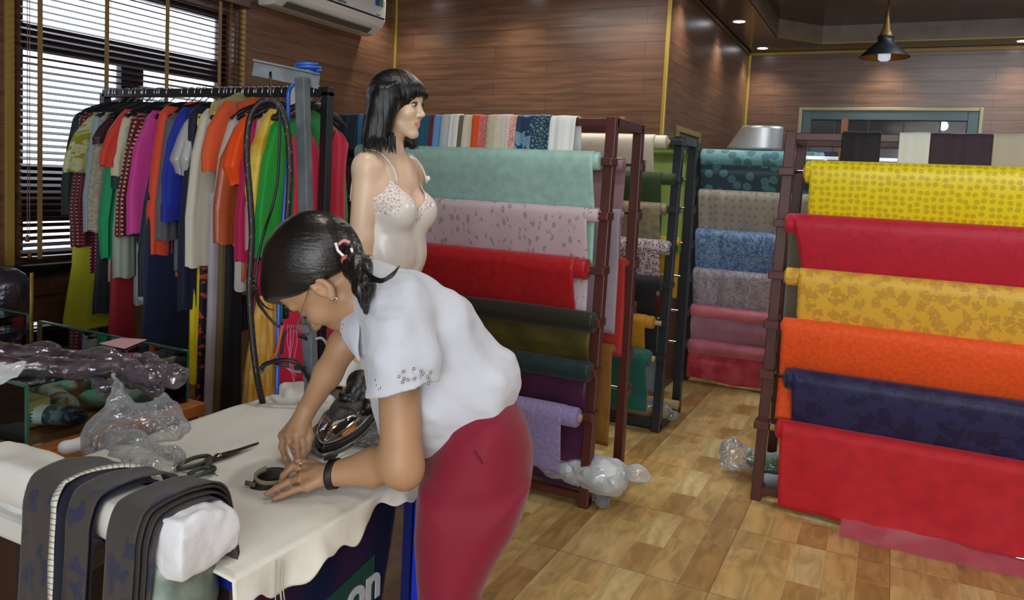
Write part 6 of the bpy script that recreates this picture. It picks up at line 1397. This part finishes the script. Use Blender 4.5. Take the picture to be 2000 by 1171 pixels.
# collar
CL=WHB
col=[P(x,y,d) for x,y,d in((690,610,1.79),(672,617,1.765),(664,640,1.75),(668,660,1.745),(684,682,1.735),(700,700,1.73))]
mb=MB();G=[]
inner=[P(x,y,d) for x,y,d in((708,600,1.75),(706,608,1.725),(702,630,1.70),(702,650,1.69),(700,680,1.69),(704,704,1.70))]
for u in np.linspace(0,1,8): 
    row=[]
    for a,b_ in zip(spline(col,5),spline(inner,5)): row.append(a*(1-u)+b_*u-CF*.012*math.sin(u*math.pi))
    G.append(row)
MB().grid(G).build('collar',CL,wm,smooth=True,solid=.003)
mb=MB()
for x,y in((671,634),(669,642),(680,655),(676,660),(668,652)): mb.ball(P(x,y,1.735),.003,5)
mb.build('collar_studs',STD,wm,smooth=True)['kind']='stuff'
mb=MB();MB().tube(spline([P(x,y,d) for x,y,d in((706,520,1.76),(714,508,1.80),(722,506,1.86))],5),.008,8).build('collar_stand',CL,wm,smooth=True)
# trousers
CRT=F('crimson trouser cloth','#7c1029',coord='Object',rough=.7,sheen=.15,wr=.1)
pel=px2([(838,870),(870,800),(930,770),(985,765),(1012,790),(1030,825),(1040,865),(1042,905),(1036,950),(1020,1010),(830,1010),(818,960),(824,900)],1.8)
legN=px2([(820,950),(1038,940),(1025,985),(1005,1040),(975,1090),(945,1150),(930,1240),(928,1400),(925,1580),(835,1580),(832,1400),(825,1250),(818,1150),(812,1050)],1.72)
legF=px2([(825,940),(1020,940),(1010,985),(985,1040),(960,1090),(930,1150),(915,1240),(915,1400),(912,1520),(828,1520),(828,1400),(825,1250),(822,1150),(816,1050)],1.88)
sdf('trousers',[Pil(ORG+CF*1.8,CR,CU,CF,pel,.165,.12,k=.03),Pil(ORG+CF*1.715,CR,CU,CF,legN,.088,.085,k=.02),Pil(ORG+CF*1.885,CR,CU,CF,legF,.085,.085,k=.015)],.007,CRT,wm,lambda p:.003*vnoise(p*9)+.0025*np.sin((p@CR)*22+2*vnoise(p*4)),relax=1)
MB().tube(spline([hitp2 for hitp2 in (P(925,880,1.638),P(935,893,1.636),P(942,905,1.637))],5),.0018,6).build('pocket_edge',mat('dark crimson seam','#5e0a1e',.8),wm,smooth=True)
for d_,lg in((1.715,(880,1590)),(1.885,(870,1530))):
    b0_=ORG+CF*d_+CR*(lg[0]-CX)/FL*d_-CU*(lg[1]-CY)/FL*d_; b0_[2]=.045
    sdf('shoe',[Cap(b0_+nrm(CR*[1,1,0])*.04,b0_-nrm(CR*[1,1,0])*.13,.036,.03,k=.02),Half((0,0,-1),(0,0,.005)) ],.006,mat('black shoe','#151515',.4),wm)
# watch, ring, pin
wt=thing('wristwatch','black strap wristwatch on the woman\'s near wrist','watch',wrN)
ax_=nrm(P(728,912,1.675)-wrN);cW=wrN;tU=nrm(CU-ax_*np.dot(CU,ax_));tF=np.cross(ax_,tU)
ring=[cW+ax_*(.004*math.cos(a)+ -.006*math.sin(a))+(tU*.0305*math.cos(a)+tF*.0305*math.sin(a)) for a in np.linspace(0,2*math.pi,48,endpoint=False)]
mb=MB();G=[[c+ax_*v for v in(-.008,-.004,0,.004,.008)] for c in ring+[ring[0]]];mb.grid(G);mb.build('strap',mat('black rubber strap','#121214',.5),wt,smooth=True,solid=.004)
MB().beam(cW-tF*.0+tU*.034,cW+tU*.041,.03,.026,up=ax_).build('watch_case',mat('black watch case','#0d0d10',.25),wt,bevel=.004)
rg=thing('finger_ring','thin gold ring on the curled finger of the woman\'s hand','ring',PZ(580,914,.89))
q5=PZ(571,911,.892);cR=(kn[1]+q5)/2;aR_=nrm(q5-kn[1]);uR=nrm(CU-aR_*np.dot(CU,aR_));vR=np.cross(aR_,uR)
MB().tube([cR+.0095*(uR*math.cos(a)+vR*math.sin(a)) for a in np.linspace(0,2*math.pi,28,endpoint=False)],.0013,6,closed=True).build('band',mat('gold','#c9a45a',.2,1),rg,smooth=True)
MB().ball(cR+uR*.0105,.0026,8).build('stone',mat('pearl','#e8e0d4',.2),rg,smooth=True)
pn=thing('sewing_pin','shiny glass headed tool pinched in the woman\'s far hand','needle',P(566,888,1.82))
MB().tube([P(560,868,1.825),P(566,885,1.81),P(577,910,1.80)],[.0035,.0045,.002],10).build('shaft',mat('clear plastic','#d8d2cc',.1,spec=1,alpha=.8),pn,smooth=True)
# ---------- mannequin ----------
dM=2.48
SKM=skinmat('mannequin skin','#dcc0a6','#d4b296',.38);LIPM=mat('peach lips','#c98573',.4)
mn=thing('mannequin','female shop mannequin with black bob wig standing behind the bending woman','mannequin',(P(770,600,dM)[0],P(770,600,dM)[1],0))
Fm=nrm(CR*.93-CF*.33-CU*.05);Um=nrm(np.array([0,0,1])+.04*CR)
# ears hidden; centre of head from eye and chin points
oM=P(779,213,dM+.02)
sM=.86
hpM,qM,BM=headprims(oM,Fm,Um,sM,nose=.35)
Fb=nrm((CR*.90-CF*.43)*[1,1,0]);Lb=np.cross([0,0,1],Fb);Bb=np.array([Fb,Lb,[0,0,1.]])
# Lb points away from the camera side
def bz(py): return float(P(770,py,dM)[2])
Tc=P(760,400,dM+.03)
def tb_(f,l,z): return np.array([Tc[0],Tc[1],z])+Fb*f+Lb*l
zsh=bz(318)
mb_=list(hpM)
mb_+=[Cap(qM(-.015,0,-.05),tb_(-.01,0,zsh+.035),.039,.041,k=.015),Cap(tb_(-.01,0,zsh+.03),tb_(-.01,0,zsh-.01),.042,.055,k=.03)]
mb_+=[Cap(tb_(-.01,-.108,zsh-.012),tb_(-.01,.108,zsh-.012),.040,.042,k=.05),Ell(tb_(.0,0,zsh-.10),(.085,.130,.12),Bb,k=.04),Ell(tb_(.01,0,zsh-.2),(.08,.115,.12),Bb,k=.04)]
mb_+=[Ell(tb_(.075,.062,zsh-.155),(.055,.055,.058),Bb,k=.03),Ell(tb_(.075,-.062,zsh-.155),(.055,.055,.058),Bb,k=.03)]
mb_+=[Cap(tb_(0,-.03,zsh-.3),tb_(0,.03,zsh-.3),.085,.085,k=.05),Cap(tb_(0,-.05,zsh-.5),tb_(0,.05,zsh-.5),.105,.105,k=.07),Cap(tb_(0,-.08,zsh-.6),tb_(.0,-.07,.5),.082,.05,k=.03),Cap(tb_(0,.08,zsh-.6),tb_(0,.07,.5),.082,.05,k=.03),Cap(tb_(0,-.07,.5),tb_(0,-.07,.1),.05,.032,k=.02),Cap(tb_(0,.07,.5),tb_(0,.07,.1),.05,.032,k=.02),
      Cap(tb_(0,-.07,.07),tb_(.11,-.075,.045),.032,.025,k=.02),Cap(tb_(0,.07,.07),tb_(.11,.075,.045),.032,.025,k=.02)]
sN=P(718,332,dM-.06);eN=P(706,470,dM-.08);wN=P(716,640,dM-.1)
mb_+=[Ell(sN+[0,0,.004],(.047,.047,.052),k=.02),Cap(sN,eN,.045,.039,k=.02),Cap(eN,P(706,540,dM-.09),.041,.037,k=.02),Cap(P(706,540,dM-.09),wN,.037,.024,k=.02)]
handM=[wN+[0,0,-.09]+Fb*(.012*i-.02) for i in range(4)]
mb_+=hand(wN,handM,[([h,h+[0,0,-.035]+Fb*.004,h+[0,0,-.065]+Fb*.012],.0078) for h in handM],([wN+Fb*.02+[0,0,-.03],wN+Fb*.04+[0,0,-.06],wN+Fb*.045+[0,0,-.09]],.0085),rp=.012,wr=.02)
sF=tb_(-.02,.150,zsh-.03);eF=sF+Fb*-.03+[0,0,-.28]+Lb*.02;wF=eF+Fb*.01+[0,0,-.25]+Lb*.01
mb_+=[Ell(sF,(.045,.045,.05),k=.02),Cap(sF,eF,.043,.037,k=.02),Cap(eF,wF,.038,.024,k=.02)]
hF=[wF+[0,0,-.09]+Fb*(.012*i-.02) for i in range(4)]
mb_+=hand(wF,hF,[([h,h+[0,0,-.035]+Fb*.004,h+[0,0,-.065]+Fb*.012],.0078) for h in hF],([wF+Fb*.02+[0,0,-.03],wF+Fb*.04+[0,0,-.06],wF+Fb*.045+[0,0,-.09]],.0085),rp=.012,wr=.02)
def mmf(C):
    l=(C-np.array(oM))@BM.T/sM
    return np.where((l[:,0]>.070)&((l[:,1]/.0225)**2+((l[:,2]+.0575)/.0112)**2<1),1,0)
sdf('body',mb_,.0033,SKM,mn,mats=[SKM,LIPM],mfn=mmf,relax=1)
EYW=mat('painted eye white','#d8d4cc',.2);EYI=mat('grey green iris','#4c5a58',.15);EYS=mat('dark eye paint','#2b2322',.5);SHD=mat('brown eye shadow','#8c6a58',.5)
for g in(1,-1):
    c=qM(.0755,.030*g,.0125);MB().ball(c,np.array((.0095,.0105,.0065))*sM*1.05,10).build('eyeball',EYW,mn,smooth=True)
    MB().ball(c+BM[0]*.0062,.0048,8).build('iris',EYI,mn,smooth=True)
    MB().ball(c+BM[0]*.0092,.0024,8).build('pupil',EYS,mn,smooth=True)
    MB().tube([qM(.0835,.016*g,.013),qM(.0885,.026*g,.0215),qM(.0835,.040*g,.0195),qM(.074,.049*g,.014)],[.0012,.0022,.0024,.001],6).build('eyeliner',EYS,mn,smooth=True)
    MB().tube([qM(.0835,.018*g,.008),qM(.085,.030*g,.0045),qM(.078,.043*g,.008)],.0009,6).build('lower_lash_line',EYS,mn,smooth=True)
    MB().tube([qM(.0895,.014*g,.036),qM(.0905,.028*g,.043),qM(.079,.048*g,.039)],[.0012,.0022,.0010],6,flat=.6).build('eyebrow',mat('brown brow','#5d4436',.6),mn,smooth=True)
# wig
WG=hairmat('black wig','#0a0c10',.42,(160,160,7),.45)
wig_=[Ell(qM(-.018,0,.052),np.array((.110,.092,.100))*sM,BM,k=.01),Ell(qM(.052,0,.062),np.array((.048,.062,.046))*sM,BM,k=.02),
      Ell(qM(.095,0,-.035),np.array((.062,.058,.088))*sM,BM,.006*1,'s'),Ell(qM(.125,0,.0),np.array((.05,.09,.052))*sM,BM,.004,'s')]
dN=dM-.075
nearp=px2([(742,165),(772,162),(782,190),(778,212),(772,232),(768,250),(765,265),(764,285),(766,297),(762,288),(755,282),(745,289),(735,283),(722,290),(709,288),(713,258),(720,225),(725,195)],dN)
sdw=Pil(ORG+CF*dN,CR,CU,CF,nearp,.036,.03,k=.026)
backp=px2([(722,190),(745,160),(770,180),(765,240),(755,283),(730,287),(714,282),(716,240)],dM)
farp=px2([(765,180),(790,190),(800,240),(806,262),(813,286),(804,292),(795,286),(785,290),(770,280),(750,200)],dM+.09)
wig=wig_+[sdw,Pil(ORG+CF*dM,CR,CU,CF,backp,.09,.04,k=.03),Pil(ORG+CF*(dM+.10),CR,CU,CF,farp,.028,.03,k=.02)]
def wgro(p): 
    return .0005*np.sin((p@CR)*300+8*np.sin((p@CU)*9)+ (p@CF)*200)+.0005*np.sin((p@CR)*610+(p@CF)*420)+.0006*vnoise(p*40)
sdf('wig',wig,.0034,WG,mn,wgro,relax=1)
mb=MB()
for i in range(120):   # strand ends along the bob and fringe
    u=rng.random();
    if i<60: x=709+64*u;y=284+4*math.sin(u*40);d_=dN-.03+.03*rng.random();L_=6+9*rng.random();a=P(x,y-22,d_);b_=P(x+2*(rng.random()-.3)*4,y+L_,d_-.004)
    elif i<80: x=785+28*u;y=282;d_=dM+.09;a=P(x,y-16,d_);b_=P(x+5,y+3+9*rng.random(),d_)
    else:
        lat=(u-.5)*.085;a=qM(.098,lat,.062);b_=qM(.097,lat*1.04,.038+.012*rng.random())
    sp=spline([a,(a+b_)/2+CF*.001,b_],4);mb.tube(sp,np.linspace(.0035,.0006,len(sp)),5)
mb.build('strand_tips',WG,mn,smooth=True)['kind']='stuff'
# slip dress
SAT=F('ivory satin','#ddd9d4',coord='Object',rough=.26,sheen=.1,spec=.7,wr=.06)
def lacemat():
    m,nt,b=newmat('ivory lace');N=nt.nodes.new;L=nt.links.new;tc=N('ShaderNodeTexCoord');vo=N('ShaderNodeTexVoronoi');vo.feature='DISTANCE_TO_EDGE';no=N('ShaderNodeTexNoise');no.inputs['Scale'].default_value=30
    L(tc.outputs['Object'],no.inputs[0]);va=N('ShaderNodeVectorMath');va.operation='MULTIPLY_ADD';L(no.outputs['Color'],va.inputs[0]);va.inputs[1].default_value=(.03,)*3;L(tc.outputs['Object'],va.inputs[2]);L(va.outputs[0],vo.inputs['Vector']);vo.inputs['Scale'].default_value=95
    lt=N('ShaderNodeMath');lt.operation='LESS_THAN';lt.inputs[1].default_value=.13;L(vo.outputs[0],lt.inputs[0]);mr=N('ShaderNodeMapRange');mr.inputs[3].default_value=.35;mr.inputs[4].default_value=1;L(lt.outputs[0],mr.inputs[0]);L(mr.outputs[0],b.inputs['Alpha']);b.inputs['Base Color'].default_value=srgb('#e6ddd6');b.inputs['Roughness'].default_value=.6;return m
LAC=lacemat()
off=.007
def grow(c,o_):
    if isinstance(c,Cap): return Cap(c.a,c.b,c.ra+o_,c.rb+o_,c.k,c.op)
    return Ell(c.c,c.r+o_,c.B,c.k,c.op)
tors=[Ell(tb_(.0,0,zsh-.10),(.085,.130,.12),Bb,k=.04),Ell(tb_(.01,0,zsh-.2),(.08,.115,.12),Bb,k=.04),Ell(tb_(.075,.062,zsh-.155),(.055,.055,.058),Bb,k=.03),Ell(tb_(.075,-.062,zsh-.155),(.055,.055,.058),Bb,k=.03),
      Cap(tb_(.015,-.04,zsh-.3),tb_(.015,.04,zsh-.3),.088,.088,k=.06),Cap(tb_(.005,-.06,zsh-.5),tb_(.005,.06,zsh-.5),.108,.108,k=.08),Cap(tb_(.01,-.075,zsh-.72),tb_(.01,.075,zsh-.72),.13,.13,k=.08)]
def necktop(C):
    l=(C-Tc)@Bb.T; a=np.abs(l[:,1]); fr=l[:,0]>.0
    # front: V from centre up to the strap points, then down to the armpits; back lower
    v=np.where(a<.085,zsh-.150+1.15*a,zsh-.052-1.3*(a-.085)); bk=zsh-.135+.25*(.1-a)
    return np.where(l[:,0]>-.01,v,np.minimum(v,bk+.0))
def slipdisp(p):
    l=(p-Tc)@Bb.T;z=p[:,2];an=np.arctan2(l[:,1],l[:,0]);dn=np.clip((zsh-.24-z)*3,0,1)
    return -.0*dn+dn*(.0085*np.sin(an*8+1.2)+.0055*np.sin(an*15+4+2*z))+.0012*vnoise(p*30)
so=sdf('satin_slip',[grow(c,off) for c in tors],.0036,SAT,mn,slipdisp,mats=[SAT,LAC],mfn=lambda C:np.where((necktop(C)-C[:,2]<.036+.03*np.clip((np.abs(((C-Tc)@Bb.T)[:,1])-.06)/.05,0,1)+.006*np.sin(((C-Tc)@Bb.T)[:,1]*160))&(C[:,2]>zsh-.26),1,0),relax=1)
me=so.data;Vw=np.array([v.co[:] for v in me.vertices])+np.array(mn.location);nt_=necktop(Vw)
bm=bmesh.new();bm.from_mesh(me);bm.verts.ensure_lookup_table()
bmesh.ops.delete(bm,geom=[v for v in bm.verts if Vw[v.index][2]>nt_[v.index] or Vw[v.index][2]<zsh-.70],context='VERTS');bm.to_mesh(me);bm.free()
md=so.modifiers.new('t','SOLIDIFY');md.thickness=.0015
for g in(1,-1):
    pts=[tb_(.088,.086*g,zsh-.060),tb_(.072,.088*g,zsh-.02),tb_(.035,.090*g,zsh+.020),tb_(-.01,.090*g,zsh+.036),tb_(-.055,.088*g,zsh+.012),tb_(-.085,.085*g,zsh-.06),tb_(-.095,.08*g,zsh-.13)]
    MB().tube(spline(pts,6),.0032,8,flat=.7).build('shoulder_strap',SAT,mn,smooth=True)
MB().ball(tb_(.09,.086,zsh-.045),(.010,.006,.009),8).build('strap_bow',SAT,mn,smooth=True)
MB().lathe([(0,0),(.18,0),(.18,.008),(.03,.014),(0,.014)],32,(Tc[0],Tc[1],0)).build('base_plate',mat('glass base','#a9b4b4',.1,spec=.8),mn,smooth=True)
